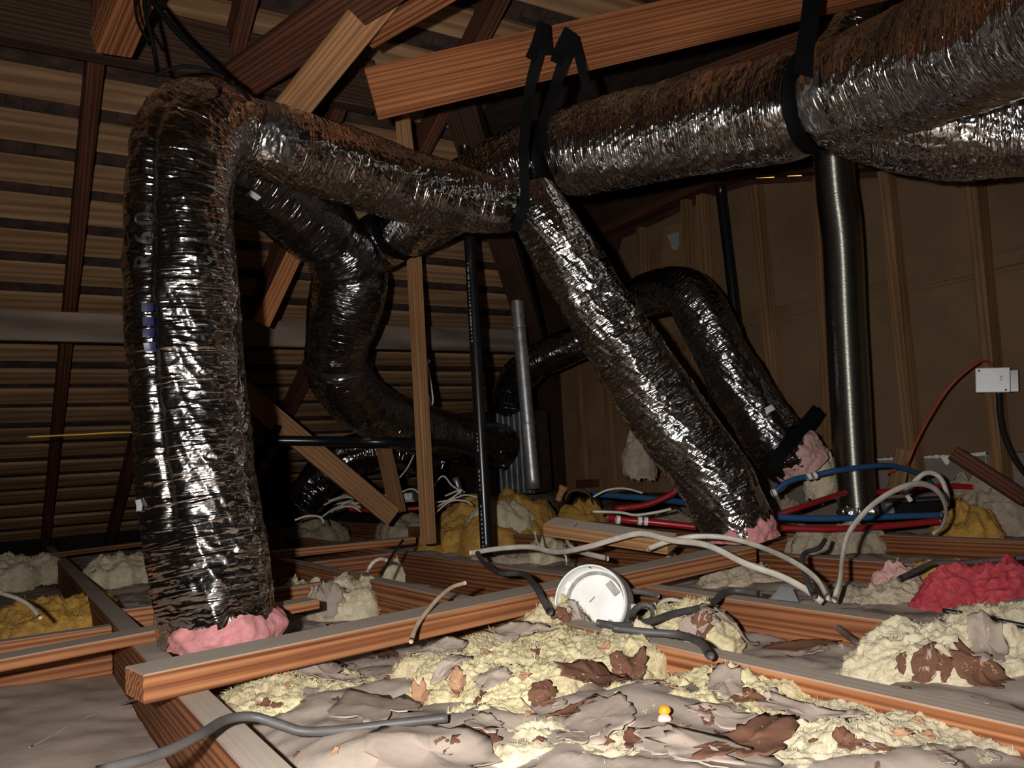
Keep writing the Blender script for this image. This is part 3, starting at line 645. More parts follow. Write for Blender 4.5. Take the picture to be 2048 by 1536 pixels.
B = {}
for k, bx, zb, h, mt, lb in FL:
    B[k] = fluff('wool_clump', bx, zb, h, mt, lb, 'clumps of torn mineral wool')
B['b38'] = fluff('wool_clump', (1612, 880, 1668, 962), 0, .11, 'wool_pale', 'white wool wrap behind the pink end of the far right duct', 'clumps of torn mineral wool', depth=3.05)
B['b39'] = fluff('wool_clump', (1248, 862, 1312, 925), 0, .13, 'wool_grey', 'grey wool stuffed against the brown wall studs left of the slanting duct', 'clumps of torn mineral wool', depth=3.9)
quadbox('torn_foil', [onv(x, y, WV-.003) for x, y in ((1334, 470), (1356, 464), (1358, 488), (1352, 500), (1344, 498), (1340, 484))], .003, UV_V, 'can_grey', wall)
board('wall_block', onv(1158, 968, WV-.03), onv(1192, 966, WV-.03), .05, .05, 'rafter_wood', wall)
# ------------------------------------------------------------------ ducts
def DP(pts): return [(*at(x, y, d), r) for x, y, d, r in pts]
def face_th(t, s, ang):
    """tube angle of the line that is turned 'ang' radians to the viewer's right of the line facing the eye"""
    i = int(np.argmin(np.abs(t.s-s))); e = np.array(EYE)-t.C[i]; e -= t.T[i]*(e@t.T[i]); e /= np.linalg.norm(e)
    rt = np.cross(t.T[i], e); 
    if (rt@np.array([1, 0, .0])) < 0: rt = -rt
    d = e*math.cos(ang)+rt*math.sin(ang); return math.atan2(d@t.B[i], d@t.N[i])
def s_at(t, p): return float(t.s[int(np.argmin(((t.C-np.array(p))**2).sum(1)))])
def pinch(s0, w_=.03, a=.015): return lambda s, th, r: -a*np.exp(-((s-s0)/w_)**2)
def collar(parent, p, ax, r, hgt, material, seed=1, name='pink_lining', zmin=-1):
    ax = Vector(ax).normalized(); path = [(*(Vector(p)-ax*hgt*.3), r*1.0), (*(Vector(p)+ax*hgt*.3), r*1.07), (*(Vector(p)+ax*hgt*.8), r*1.0), (*(Vector(p)+ax*hgt*1.2), r*.8)]
    f = lambda s, th, r_: .016*pn(np.cos(th)*2, np.sin(th)*2, s*20+seed, seed)+.009*fbm(np.cos(th)*6, np.sin(th)*6, s*60, seed+1, 3)
    t = tube_geo(path, .006, 110, f); t.V[..., 2] = np.maximum(t.V[..., 2], zmin); return mesh(name, t.V.reshape(-1, 3), tube_faces(t.n, t.nt), material, parent, True)
# left drop and its branch to the collar under the header
root = empty('flex_duct', at(435, 1270, 1.6), 'tall silver foil flex duct dropping at the left and bending right at its top', 'duct')
P1 = DP([(440, 1262, 1.62, .108), (430, 1200, 1.62, .110), (404, 1000, 1.63, .108), (380, 800, 1.63, .109), (366, 600, 1.63, .105), (362, 430, 1.63, .101), (368, 320, 1.64, .100), (400, 253, 1.68, .098), (468, 252, 1.76, .088), (540, 285, 1.84, .088), (660, 322, 1.98, .092), (800, 366, 2.14, .094), (920, 396, 2.26, .088), (1000, 410, 2.33, .078), (1052, 404, 2.37, .066)])
q_, ss_ = cr(P1, 300)
def seamx(s, th, r):
    return -.010*np.exp(-((np.mod(th-SEAM+np.pi, 2*np.pi)-np.pi)/.11)**2)*(s > .20)*(s < 1.12)
t0 = tube_geo(P1, .02, 16); SEAM = face_th(t0, .75, -.42)
sE = s_at(t0, at(468, 252, 1.76)); pe = pinch(sE, .05, .014)
T1 = foil('foil_jacket', root, P1, 'foil', .0045, 160, 4, 1.05, lambda s, th, r: seamx(s, th, r)+pe(s, th, r), jag=.05, zmin=.004)
patch('seam', root, T1, .28, 1.08, SEAM-.09, SEAM+.09, 'dark_band', -.002, wob=.12, label='dark folded lengthwise seam of the foil jacket, shade in its colour')  # foil ledge turned from the flash; its shade is put into the band colour
collar(root, at(452, 1275, 1.61), (0, 0, 1), .104, .045, 'wool_pink', 3, zmin=.002)
print_text('printed_text', root, T1, 'R-6.0', s_at(T1, at(366, 505, 1.63)), face_th(T1, .8, -.66), .052, 'marker_ink')
for k in range(4):
    s_ = s_at(T1, at(368, 640+k*24, 1.63)); th_ = face_th(T1, .7, -.62); patch('printed_mark', root, T1, s_, s_+.016, th_-.09, th_+.09, 'blue_ink', .003, nth=4)
s_ = s_at(T1, at(404, 992, 1.63)); th_ = face_th(T1, s_, -1.25); patch('paper_tag', root, T1, s_-.011, s_+.011, th_-.16, th_+.1, 'paper_label', .004, nth=4, label='small white paper tag')
patch('tape_patch', root, T1, sE+.02, sE+.10, face_th(T1, sE+.06, 0)-1.2, face_th(T1, sE+.06, 0)+.3, 'foil_patch', .004, nth=14, label='crumpled silver tape at the elbow')
# middle slanting duct
root = empty('flex_duct', at(1480, 1075, 2.4), 'silver foil flex duct slanting down from the collar to a pink foot in the middle', 'duct')
P2 = DP([(1488, 1066, 2.40, .100), (1468, 1030, 2.41, .106), (1425, 955, 2.43, .112), (1345, 840, 2.44, .112), (1250, 700, 2.43, .106), (1165, 565, 2.41, .098), (1108, 470, 2.38, .088), (1075, 415, 2.37, .078), (1062, 385, 2.38, .068)])
T2 = foil('foil_jacket', root, P2, 'foil', .0045, 150, 21, 1.1, jag=.06, tw=1.9, zmin=.047)
th_ = face_th(T2, .4, 1.05); patch('seam', root, T2, .10, .62, th_-.05, th_+.05, 'dark_band', .003, wob=.2, label='dull seam along the shaded side')
collar(root, at(1490, 1078, 2.39), (T2.T[0]*.5+np.array([0, 0, .5])).tolist(), .094, .05, 'wool_pink', 8, zmin=.045)
s_ = .38; th_ = face_th(T2, s_, -.1); patch('tape_patch', root, T2, s_-.04, s_+.03, th_-.3, th_+.12, 'foil_patch', .003, nth=10, wob=.4, label='smooth silver tape patch')
# trunk
root = empty('trunk_duct', at(1640, 210, 2.0), 'thick silver foil trunk duct running along the top right under the header', 'duct')
P3 = DP([(3150, -330, .72, .142), (2750, -220, .90, .142), (2420, -110, 1.12, .142), (2200, -25, 1.32, .142), (2040, 45, 1.52, .142), (1850, 125, 1.76, .142), (1650, 198, 1.98, .138), (1400, 248, 2.22, .138), (1200, 290, 2.42, .138), (1080, 322, 2.52, .130), (960, 375, 2.66, .120), (850, 432, 2.82, .110), (765, 478, 2.95, .105), (730, 500, 3.0, .10)])
t0 = tube_geo(P3, .02, 16); sA = s_at(t0, at(1632, 203, 2.0)); sB = s_at(t0, at(1100, 315, 2.50)); sC = s_at(t0, at(790, 465, 2.91))
pa, pb, pc = pinch(sA, .035, .022), pinch(sB, .03, .02), pinch(sC, .03, .012)
T3 = foil('foil_jacket', root, P3, 'foil_fine', .0045, 170, 33, .85, lambda s, th, r: pa(s, th, r)+pb(s, th, r)+pc(s, th, r), tw=1.4, freq=1.25)
th_ = face_th(T3, sA-.08, .0); patch('tape_patch', root, T3, sA-.10, sA-.02, th_-.5, th_+.5, 'foil_patch', .005, nth=12, label='crinkled silver tape next to the strap')
# second run on the right
root = empty('flex_duct', at(1950, 280, 1.9), 'silver foil flex duct passing behind and below the trunk at the right edge', 'duct')
foil('foil_jacket', root, DP([(1690, 255, 2.22, .075), (1760, 262, 2.15, .095), (1880, 262, 2.05, .115), (2048, 245, 1.95, .125), (2250, 215, 1.8, .13), (2420, 190, 1.7, .13), (2900, 130, 1.5, .13)]), 'foil', .005, 130, 44, 1.2)
root = empty('flex_duct', at(1680, 50, 2.3), 'short foil duct shoulder peeking above the trunk beside the wide strap', 'duct')
foil('foil_jacket', root, DP([(1650, 130, 2.46, .08), (1690, 85, 2.44, .075), (1716, 30, 2.42, .07), (1736, -40, 2.40, .07)]), 'foil', .006, 90, 46, 1.1)
# rear riser: plenum, up, and away behind the left drop
root = empty('riser_duct', at(690, 800, 3.45), 'wide dark foil duct rising in the middle background and bending left behind the elbow', 'duct')
P4 = DP([(1000, 893, 4.4, .120), (900, 872, 4.02, .120), (800, 846, 3.65, .120), (722, 806, 3.32, .117), (678, 750, 3.14, .116), (675, 690, 3.06, .118), (690, 620, 2.98, .134), (700, 552, 2.92, .136), (672, 490, 2.82, .122), (600, 425, 2.66, .128), (500, 350, 2.46, .122), (410, 292, 2.32, .112)])
t0 = tube_geo(P4, .02, 16); k1, k2, k3 = s_at(t0, at(692, 540, 2.9)), s_at(t0, at(678, 730, 3.1)), s_at(t0, at(665, 478, 2.8))
p1_, p2_, p3_ = pinch(k1, .02, .016), pinch(k2, .012, .008), pinch(k3, .03, .02)
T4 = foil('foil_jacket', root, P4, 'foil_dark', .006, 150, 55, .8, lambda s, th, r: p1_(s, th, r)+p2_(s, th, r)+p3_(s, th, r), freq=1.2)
s_ = s_at(T4, at(487, 345, 2.44)); th_ = face_th(T4, s_, -.1); patch('paper_tag', root, T4, s_-.02, s_+.02, th_-.32, th_-.18, 'paper_label', .006, nth=4, label='white paper tag')
patch('clamp_band', root, T4, k2-.006, k2+.006, 0, 2*math.pi, 'dark_band', .004, ns=3, nth=60)
# other background ducts
root = empty('flex_duct', at(1560, 930, 3.0), 'black looking foil flex duct hooked over in front of the brown wall', 'duct')
P6 = DP([(1588, 925, 3.02, .098), (1555, 890, 3.02, .102), (1490, 790, 3.05, .102), (1435, 690, 3.08, .100), (1400, 620, 3.1, .098), (1372, 585, 3.14, .094), (1335, 580, 3.22, .09), (1290, 592, 3.35, .09), (1230, 625, 3.55, .09)])
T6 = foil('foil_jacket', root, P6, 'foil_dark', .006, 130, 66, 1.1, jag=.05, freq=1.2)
th_ = face_th(T6, .2, .35); patch('paper_tag', root, T6, .20, .222, th_-.05, th_+.25, 'paper_label', .006, nth=4, label='small white tag')
collar(root, at(1600, 925, 3.02), (-.4, -.1, .6), .100, .08, 'wool_pink_pale', 12)
root = empty('flex_duct', at(1010, 810, 4.35), 'dim foil duct rising from the plenum and curving right behind the slanting duct', 'duct')
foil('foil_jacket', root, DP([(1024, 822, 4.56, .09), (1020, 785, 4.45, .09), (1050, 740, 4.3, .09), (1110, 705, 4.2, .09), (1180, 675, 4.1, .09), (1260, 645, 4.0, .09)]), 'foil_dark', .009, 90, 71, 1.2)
root = empty('flex_duct', at(630, 990, 4.1), 'low dark foil duct crouching behind the diagonal brace', 'duct')
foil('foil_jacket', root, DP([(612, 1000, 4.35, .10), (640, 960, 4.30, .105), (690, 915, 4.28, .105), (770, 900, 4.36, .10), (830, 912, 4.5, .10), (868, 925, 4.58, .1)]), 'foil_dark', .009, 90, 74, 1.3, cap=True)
# bare spiral duct on the right
root = empty('bare_duct', at(1715, 1015, 2.95), 'ribbed bare metal flexible duct standing upright at the right', 'duct')
rib = lambda s, th, r: .0022*np.sin(s*2*np.pi/.0062+th)
t5 = tube_geo(DP([(1716, 1022, 2.95, .066), (1708, 930, 2.96, .068), (1700, 800, 2.96, .070), (1692, 650, 2.95, .070), (1684, 480, 2.9, .070), (1672, 380, 2.84, .068), (1664, 285, 2.8, .066)]), .0013, 40, rib)
mesh('spiral_body', t5.V.reshape(-1, 3), tube_faces(t5.n, t5.nt), 'bare_duct', root, True)
collar(root, at(1716, 1028, 2.95), (0, 0, 1), .068, .03, 'foil_patch', 5, 'foil_tape_foot')
# plenum and pipes
root = empty('plenum_box', at(1035, 975, 4.5), 'foil faced plenum box in the dark background', 'plenum')
pc_ = at(1040, 905, 4.6)
o = link('casing', boxmesh(.26, .28, .46, .004), root, Matrix.Translation(pc_) @ Matrix.Rotation(math.radians(-22), 4, 'Z')); o.data.materials.append(M['galv_dark'])
for k in range(7):
    o = link('rib', boxmesh(.006, .006, .44, 0), root, Matrix.Translation(pc_) @ Matrix.Rotation(math.radians(-22), 4, 'Z') @ Matrix.Translation(Vector((-.10+.033*k, -.142, 0)))); o.data.materials.append(M['steel'])
root = empty('abs_pipe', at(974, 1108, 2.7), 'black plastic vent pipe standing upright beside the wooden post', 'pipe')
A0, A1 = at(974, 1112, 2.90), at(929, 285, 2.96)
tube('pipe_wall', [A0, A0.lerp(A1, .5), A1], .022, 'black_plastic', root, .05, 24)
for f0, f1 in ((.02, .12), (.15, .20), (.50, .70), (.24, .29)):
    a, b_ = A0.lerp(A1, f0), A0.lerp(A1, f1); nrm = ((EYE-a).normalized()*.9+Vector((-.55, 0, 0))).normalized()*.0223
    k = int((f1-f0)*110)
    for i in range(k):
        c = a.lerp(b_, i/k)+nrm; d = (b_-a).normalized()
        board('printed_mark', c, c+d*random.uniform(.004, .012), .005, .0006, 'can_grey', root, up=nrm, bev=0)
cab = tube('drain_pipe', [at(500, 880, 3.26), at(640, 882, 3.32), at(760, 884, 3.30), at(860, 886, 3.45), at(930, 898, 3.60), at(1005, 930, 3.72)], .02, 'black_plastic', None, .03, 14, label='black pipe lying level across the diagonal brace', cat='pipe')
sheet_strip('pipe_hanger', [at(556, 850, 3.27), at(548, 868, 3.25), at(546, 892, 3.25), at(560, 894, 3.27)], .03, .003, 'strap_black', cab, [(1, 0, 0)]*4)
root = empty('vent_pipe', at(1066, 975, 4.25), 'galvanised metal vent pipe with joint rings in the dark background', 'pipe')
G0, G1_ = at(1067, 978, 4.02), at(1032, 580, 4.05)
tube('pipe_wall', [G0, G0.lerp(G1_, .5), G1_], .033, 'steel', root, .05, 24)
for f_ in (.32, .80): tube('joint_ring', [G0.lerp(G1_, f_), G0.lerp(G1_, f_+.012)], .037, 'steel', root, .004, 24)
W0, W1 = onv(1478, 700, 2.9), onv(1440, 372, 2.9)
tube('vent_pipe', [W1, W0, onv(1500, 985, 2.9)], .024, 'black_plastic', None, .05, 16, label='black pipe standing against the brown wall studs', cat='pipe')
tube('vent_pipe', [at(910, 955, 4.75), at(924, 1000, 4.75)], .02, 'steel', None, .02, 12, label='short shiny tube end low behind the upright post', cat='pipe')

# ------------------------------------------------------------------ straps and cords
def band(parent, t, s, w_, name='loop', off=.004):
    return patch(name, parent, t, s-w_/2, s+w_/2, 0, 2*math.pi, 'strap_black', off, ns=4, nth=90)
X_ = (1, 0, 0)
root = empty('hanger_strap', at(1625, 20, 1.9), 'wide black webbing strap around the trunk near the right edge', 'strap')
band(root, T3, sA, .045)
sheet_strip('tail', [at(1630, -60, 1.80), at(1622, 20, 1.80), at(1612, 90, 1.80), at(1605, 150, 1.80)], .045, .003, 'strap_black', root, [(1, .2, 0)]*4)
root = empty('hanger_strap', at(1145, 80, 2.0), 'black webbing strap around the trunk with a drooping tail, right of the pair', 'strap')
band(root, T3, sB, .034)
sheet_strip('tail', [at(1147, 72, 1.95), at(1125, 130, 1.95), at(1106, 190, 2.02), at(1085, 255, 2.26), at(1088, 300, 2.36)], .030, .003, 'strap_black', root, [(1, .2, 0)]*5)
sheet_strip('tail', [at(1147, 72, 1.945), at(1160, 120, 1.95), at(1174, 178, 1.97), at(1172, 172, 2.0)], .024, .003, 'strap_black', root, [(1, .2, 0)]*4)
sheet_strip('knot', [at(1140, 60, 1.935), at(1120, 100, 1.935), at(1112, 125, 1.93)], .03, .004, 'strap_black', root, [(1, .3, 0)]*3)
root = empty('hanger_strap', at(1088, 50, 2.0), 'black webbing strap holding up the duct collar, left of the pair', 'strap')
sheet_strip('tail', [at(1090, 48, 1.95), at(1076, 110, 1.95), at(1058, 190, 2.0), at(1047, 300, 2.2), at(1050, 380, 2.26), at(1045, 425, 2.27), at(1028, 462, 2.3)], .028, .003, 'strap_black', root, [(1, .2, 0)]*7)
sheet_strip('tail', [at(1090, 48, 1.925), at(1093, 80, 1.92), at(1096, 108, 1.92)], .022, .003, 'strap_black', root, [(1, .2, 0)]*3)
sheet_strip('knot', [at(1086, 45, 1.935), at(1072, 90, 1.935), at(1060, 118, 1.93)], .026, .004, 'strap_black', root, [(1, .3, 0)]*3)
root = empty('hanger_strap', at(745, 480, 3.2), 'black strap around the trunk end beside the riser', 'strap')
band(root, T3, sC, .04)
cable('rope', [(286, -40, 1.66), (292, 30, 1.66), (303, 75, 1.67), (312, 120, 1.68), (316, 148, 1.66)], .005, 'strap_black', 'left black cord from the wooden block to the duct elbow', 'cord')
cable('rope', [(268, -30, 1.66), (275, 40, 1.665), (300, 90, 1.67)], .0035, 'strap_black', 'thin looped black cord on the wooden block', 'cord')
cable('rope', [(284, -25, 1.68), (350, 60, 1.69), (410, 116, 1.69), (446, 151, 1.66), (464, 166, 1.585)], .0065, 'strap_black', 'right black cord slanting from the wooden block to the duct elbow', 'cord')
cable('rope', [(310, 152, 1.60), (340, 138, 1.60), (385, 133, 1.61), (440, 150, 1.63), (480, 178, 1.66), (500, 200, 1.7)], .004, 'strap_black', 'black cord lying over the top of the duct elbow', 'cord')
so = sheet_strip('hanger_strap', [at(1636, 818, 2.96), at(1608, 852, 2.92), at(1570, 895, 2.88), at(1545, 940, 2.88)], .045, .004, 'strap_black', None, [(.6, 0, -.6)]*4)
tag(so, 'black strap stretched from behind the bare duct to the far duct foot', 'strap')

# ------------------------------------------------------------------ water pipes
cable('water_pipe', [(1215, 1035, 2.75), (1250, 1040, 2.72), (1310, 1045, 2.7), (1392, 1054, 2.68)], .0115, 'red_pipe', 'red water pipe with white couplings left of the slanting duct foot', 'pipe')
rp = bpy.data.objects['water_pipe']
for x, y in ((1236, 1040), (1279, 1042), (1291, 1043)):
    tube('coupling', [at(x-4, y-1, 2.70), at(x+4, y, 2.70)], .0145, 'white_plastic', rp, .005, 16)
cable('water_pipe', [(1560, 1056, 2.62), (1660, 1058, 2.6), (1760, 1053, 2.6), (1880, 1042, 2.6)], .010, 'red_pipe', 'lower red water pipe right of the slanting duct foot', 'pipe')
cable('water_pipe', [(1553, 1034, 2.66), (1640, 1037, 2.66), (1760, 1034, 2.66), (1882, 1030, 2.66)], .010, 'blue_pipe', 'straight blue water pipe in front of the bare duct foot', 'pipe')
cable('water_pipe', [(1545, 986, 2.78), (1580, 962, 2.78), (1640, 948, 2.8), (1680, 940, 2.8), (1760, 931, 2.85), (1800, 935, 2.9), (1840, 950, 2.95), (1865, 972, 3.0)], .0095, 'blue_pipe', 'curved blue water pipe passing behind the bare duct', 'pipe')
bp_ = bpy.data.objects['water_pipe.003']
for x, y in ((1547, 985), (1616, 953), (1628, 951)): tube('coupling', [at(x-3, y+2, 2.78), at(x+4, y-1, 2.78)], .013, 'white_plastic', bp_, .005, 14)
cable('water_pipe', [(1185, 988, 3.5), (1250, 993, 3.4), (1330, 1000, 3.3), (1390, 1008, 3.2)], .013, 'blue_pipe', 'dim blue water pipe behind the slanting duct', 'pipe')
cable('water_pipe', [(1230, 1018, 3.1), (1290, 1010, 3.1), (1340, 990, 3.1), (1358, 975, 3.1)], .012, 'red_pipe', 'dim red water pipe angling behind the slanting duct', 'pipe')
cable('water_pipe', [(1555, 1030, 2.8), (1600, 1015, 2.8), (1650, 998, 2.85), (1690, 985, 2.9)], .010, 'red_pipe', 'short red water pipe angling up left of the bare duct', 'pipe')
cable('water_pipe', [(1750, 985, 2.95), (1830, 978, 2.95), (1890, 972, 2.95), (1945, 974, 2.95)], .010, 'red_pipe', 'red water pipe low on the brown wall behind the cable loops', 'pipe')
cable('water_pipe', [(700, 1018, 4.25), (770, 1021, 4.2), (880, 1012, 4.2), (980, 1000, 4.2)], .013, 'red_pipe', 'dark red pipe on the floor behind the upright post', 'pipe')
# ------------------------------------------------------------------ cables
WC = 'white_cable'
cable('wire', [(940, 1106, 2.45), (1000, 1097, 2.4), (1060, 1094, 2.35), (1110, 1104, 2.25), (1170, 1095, 2.15), (1230, 1078, 2.1), (1282, 1067, 2.05), (1340, 1080, 1.98), (1415, 1091, 1.9), (1490, 1127, 1.82), (1560, 1152, 1.78), (1610, 1178, 1.74), (1645, 1205, 1.72)], .0075, WC, 'long white flat cable waving across the middle joists', flat=.55)
cable('wire', [(1295, 1098, 2.0), (1340, 1082, 2.02), (1390, 1073, 2.02), (1450, 1075, 2.0), (1510, 1090, 1.95), (1580, 1120, 1.80), (1630, 1155, 1.68), (1655, 1195, 1.60)], .0065, WC, 'second white flat cable arching over the end of the long timber', flat=.55)
cable('wire', [(1668, 1200, 1.66), (1680, 1160, 1.70), (1686, 1110, 1.8), (1700, 1062, 1.86), (1745, 1010, 1.92), (1800, 976, 1.98), (1845, 968, 2.04), (1878, 985, 2.1), (1892, 1020, 2.18), (1885, 1050, 2.25), (1868, 1065, 2.3)], .0075, WC, 'tall arching white cable loop right of the bare duct', flat=.6)
cable('wire', [(1822, 1002, 2.5), (1812, 985, 2.5), (1822, 975, 2.5), (1832, 960, 2.5), (1855, 945, 2.5), (1880, 955, 2.5), (1893, 985, 2.5), (1896, 1012, 2.5)], .0075, WC, 'smaller white cable loop behind the tall arching one', flat=.6)
cable('wire', [(1070, 1066, 2.5), (1074, 1085, 2.45), (1085, 1098, 2.4), (1110, 1102, 2.35), (1130, 1110, 2.3), (1133, 1128, 2.28)], .005, WC, 'white cable curl left of the fresh offcut', flat=.6)
cable('wire', [(1128, 1068, 2.5), (1140, 1092, 2.42), (1165, 1105, 2.35), (1215, 1117, 2.25)], .008, WC, 'white cable dipping below the fresh offcut', flat=.6)
cable('wire', [(1185, 1023, 2.85), (1240, 1025, 2.85), (1270, 1030, 2.85), (1310, 1025, 2.85), (1342, 1018, 2.85)], .005, WC, 'thin white cable above the red coupling')
cable('wire', [(1186, 994, 3.2), (1215, 980, 3.2), (1250, 977, 3.2), (1285, 986, 3.2)], .004, WC, 'thin white cable arch over the dim blue pipe')
GC = 'grey_cable'
cable('wire', [(190, 1545, .80), (320, 1508, .86), (400, 1470, .93), (450, 1440, 1.0), (505, 1433, 1.03), (560, 1450, 1.03), (610, 1463, 1.03), (700, 1458, 1.05), (800, 1446, 1.06), (895, 1436, 1.07)], .0058, GC, 'thick grey cable snaking over the leftmost joist in the foreground')
cable('wire', [(955, 1106, 2.4), (968, 1125, 2.3), (1000, 1146, 2.02), (1045, 1148, 1.92), (1070, 1172, 1.70), (1085, 1198, 1.60), (1100, 1225, 1.55)], .0068, GC, 'grey cable bending over the long timber left of the white can')
cable('wire', [(1195, 1246, 1.46), (1240, 1252, 1.44), (1300, 1243, 1.47), (1345, 1228, 1.53), (1400, 1216, 1.57), (1430, 1202, 1.62), (1446, 1186, 1.69), (1475, 1181, 1.71), (1520, 1188, 1.67)], .0068, GC, 'grey cable running right from the white can over the joist')
cable('wire', [(1225, 1256, 1.40), (1290, 1264, 1.38), (1360, 1270, 1.36), (1400, 1285, 1.27), (1420, 1312, 1.19)], .0065, GC, 'grey cable dropping over the lower right joist')
cable('wire', [(1262, 1242, 1.6), (1266, 1225, 1.62), (1282, 1210, 1.63), (1302, 1212, 1.63), (1308, 1232, 1.62), (1298, 1246, 1.6)], .0068, GC, 'small grey cable loop right of the white can')
cable('wire', [(1650, 1080, 2.15), (1638, 1096, 2.04), (1612, 1105, 1.98), (1605, 1120, 1.88), (1612, 1155, 1.76), (1628, 1192, 1.68)], .0062, GC, 'grey cable hanging down the joist face behind the white cables')
cable('wire', [(1798, 1158, 1.78), (1840, 1138, 1.83), (1868, 1126, 1.86), (1920, 1126, 1.86), (1990, 1120, 1.85), (2080, 1112, 1.83)], .0062, GC, 'grey cable running to the right edge above the crimson wool')
cable('wire', [(1885, 1221, 1.58), (1950, 1232, 1.55), (2070, 1256, 1.5)], .0048, 'black_cable', 'black cable in front of the crimson wool')
cable('wire', [(822, 1283, 1.40), (832, 1255, 1.46), (850, 1228, 1.52), (878, 1195, 1.60), (905, 1174, 1.68), (930, 1166, 1.72)], .0042, 'cream_cable', 'cream wire arching over the long flat timber')
cable('wire', [(1252, 1214, 1.66), (1280, 1213, 1.66), (1310, 1211, 1.67)], .0055, WC, 'short white cable stub leaving the white can', flat=.6)
cable('wire', [(1312, 1240, 1.64), (1313, 1220, 1.66), (1325, 1203, 1.68), (1345, 1199, 1.69), (1365, 1205, 1.69), (1380, 1216, 1.68)], .0042, WC, 'white wire hoop right of the white can')
cable('wire', [(735, 1142, 2.2), (745, 1126, 2.22), (760, 1118, 2.25), (772, 1120, 2.28)], .005, WC, 'white wire hoop inside the framed joist box')
cable('wire', [(0, 1186, 1.9), (35, 1197, 1.85), (60, 1212, 1.8), (80, 1235, 1.75)], .0045, WC, 'white wire end at the left edge above the golden wool')
cable('wire', [(590, 1040, 3.5), (615, 1032, 3.5), (640, 1034, 3.5), (648, 1046, 3.5)], .005, WC, 'small white wire curl on the far joists left of the post')
for k in range(6):
    y = 998+k*4.6; random.seed(k+50); x0 = 660+random.uniform(-20, 15)
    cable('wire', [(x0, y+random.uniform(0, 14), 4.12-.035*k), (x0+30, y-6, 4.10-.035*k), (705, y-4+random.uniform(-4, 4), 4.08-.035*k), (722, y+random.uniform(-6, 6), 4.07-.035*k)], .0045, WC, ('%s of the white wires fanned out beside the foil register' % ['topmost', 'second from the top', 'third from the top', 'third from the bottom', 'second from the bottom', 'lowest'][k]), group='fanned wire bundle', nt=7)
for k, pp in enumerate([[(870, 1005, 3.6), (900, 1000, 3.6), (930, 990, 3.6), (955, 995, 3.6)], [(872, 1015, 3.6), (905, 995, 3.6), (925, 978, 3.6), (890, 992, 3.6)], [(866, 1030, 3.5), (900, 1003, 3.5), (930, 1002, 3.5), (945, 1010, 3.5)], [(795, 960, 4.0), (815, 935, 4.0), (832, 900, 4.0)], [(862, 980, 3.8), (885, 952, 3.8), (905, 972, 3.8), (930, 985, 3.8)], [(800, 985, 3.9), (825, 978, 3.9), (848, 995, 3.9)]]):
    cable('wire', pp, .004, WC, ['thin white wire on the floor right of the post', 'white wire coil right of the post foot', 'white wire arch nearest the post foot', 'white wire rising behind the post', 'slack white wire high right of the post', 'white wire bow over the foil register'][k], nt=7)
cable('wire', [(55, 874, 2.6), (160, 869, 2.75), (270, 865, 2.9), (400, 875, 3.3), (520, 883, 3.6), (620, 878, 3.72), (740, 884, 3.8)], .0028, 'yellow_wire', 'thin yellow wire strung level behind the left drop duct')
cable('stick', [(762, 1150, 2.2), (785, 1110, 2.3), (806, 1080, 2.4)], .004, 'black_cable', 'thin black stick leaning in the framed joist box', 'stick')
cable('stick', [(1675, 1255, 1.5), (1700, 1275, 1.42), (1726, 1296, 1.36)], .006, 'grey_wood', 'short grey wooden stick poking up beside the cream batt', 'stick')
fc = cable('flex_conduit', [(1240, 1186, 1.72), (1270, 1183, 1.76), (1295, 1186, 1.78), (1315, 1192, 1.8)], .006, 'steel', 'ribbed metal conduit leaving the white can', 'conduit')
# ------------------------------------------------------------------ register, tray, junction box
root = empty('foil_register', at(795, 1000, 4.1), 'flat foil covered register boot on the floor behind the leaning brace', 'register')
o = link('boot', boxmesh(.19, .12, .05, .006), root, Matrix.Translation(at(795, 995, 4.15)) @ Matrix.Rotation(-.1, 4, 'Z')); o.data.materials.append(M['steel'])
o = link('flange', boxmesh(.21, .14, .008, .002), root, Matrix.Translation(at(795, 1003, 4.13)) @ Matrix.Rotation(-.1, 4, 'Z')); o.data.materials.append(M['steel'])
root = empty('fan_housing', at(1840, 1020, 2.85), 'low black fan housing right of the bare duct foot', 'fan housing')
o = link('case', boxmesh(.20, .14, .045, .006), root, Matrix.Translation(at(1838, 1012, 2.9)) @ Matrix.Rotation(-.12, 4, 'Z')); o.data.materials.append(M['black_plastic'])
o = link('lid', boxmesh(.205, .15, .006, .002), root, Matrix.Translation(at(1838, 998, 2.9)) @ Matrix.Rotation(-.12, 4, 'Z')); o.data.materials.append(M['grey_cable'])
o = link('outlet', boxmesh(.03, .05, .04, .004), root, Matrix.Translation(at(1776, 1016, 2.88)) @ Matrix.Rotation(-.12, 4, 'Z')); o.data.materials.append(M['steel'])
root = empty('junction_box', onv(1986, 785, 2.9), 'square white electrical junction box on the rightmost wall stud', 'electrical box')
jc = onv(1986, 761, 2.90); jm = Matrix.Translation(jc) @ Matrix.Rotation(math.radians(-32), 4, 'Z') @ Matrix.Rotation(math.radians(5), 4, 'Y')
def jb(name, L, W_, Hh, off, m_, bev=.002):
    o = link(name, boxmesh(L, W_, Hh, bev), root, jm @ Matrix.Translation(Vector(off))); o.data.materials.append(M[m_]); return o
jb('cover', .103, .006, .085, (0, -.03, 0), 'box_white', .0025); jb('body', .098, .05, .08, (0, 0, 0), 'steel'); jb('bracket', .03, .004, .075, (.06, .01, -.002), 'black_plastic', .001)
jb('screw', .006, .004, .006, (-.04, -.034, .033), 'marker_ink', .001); jb('screw', .006, .004, .006, (.038, -.034, -.034), 'marker_ink', .001)
for i in range(3): jb('label_print', .008, .001, .003, (.025, -.0335, .012-.006*i), 'can_grey', 0)
for i in range(4): jb('rivet', .003, .006, .003, (.068, .008, .028-.018*i), 'paper_label', 0)
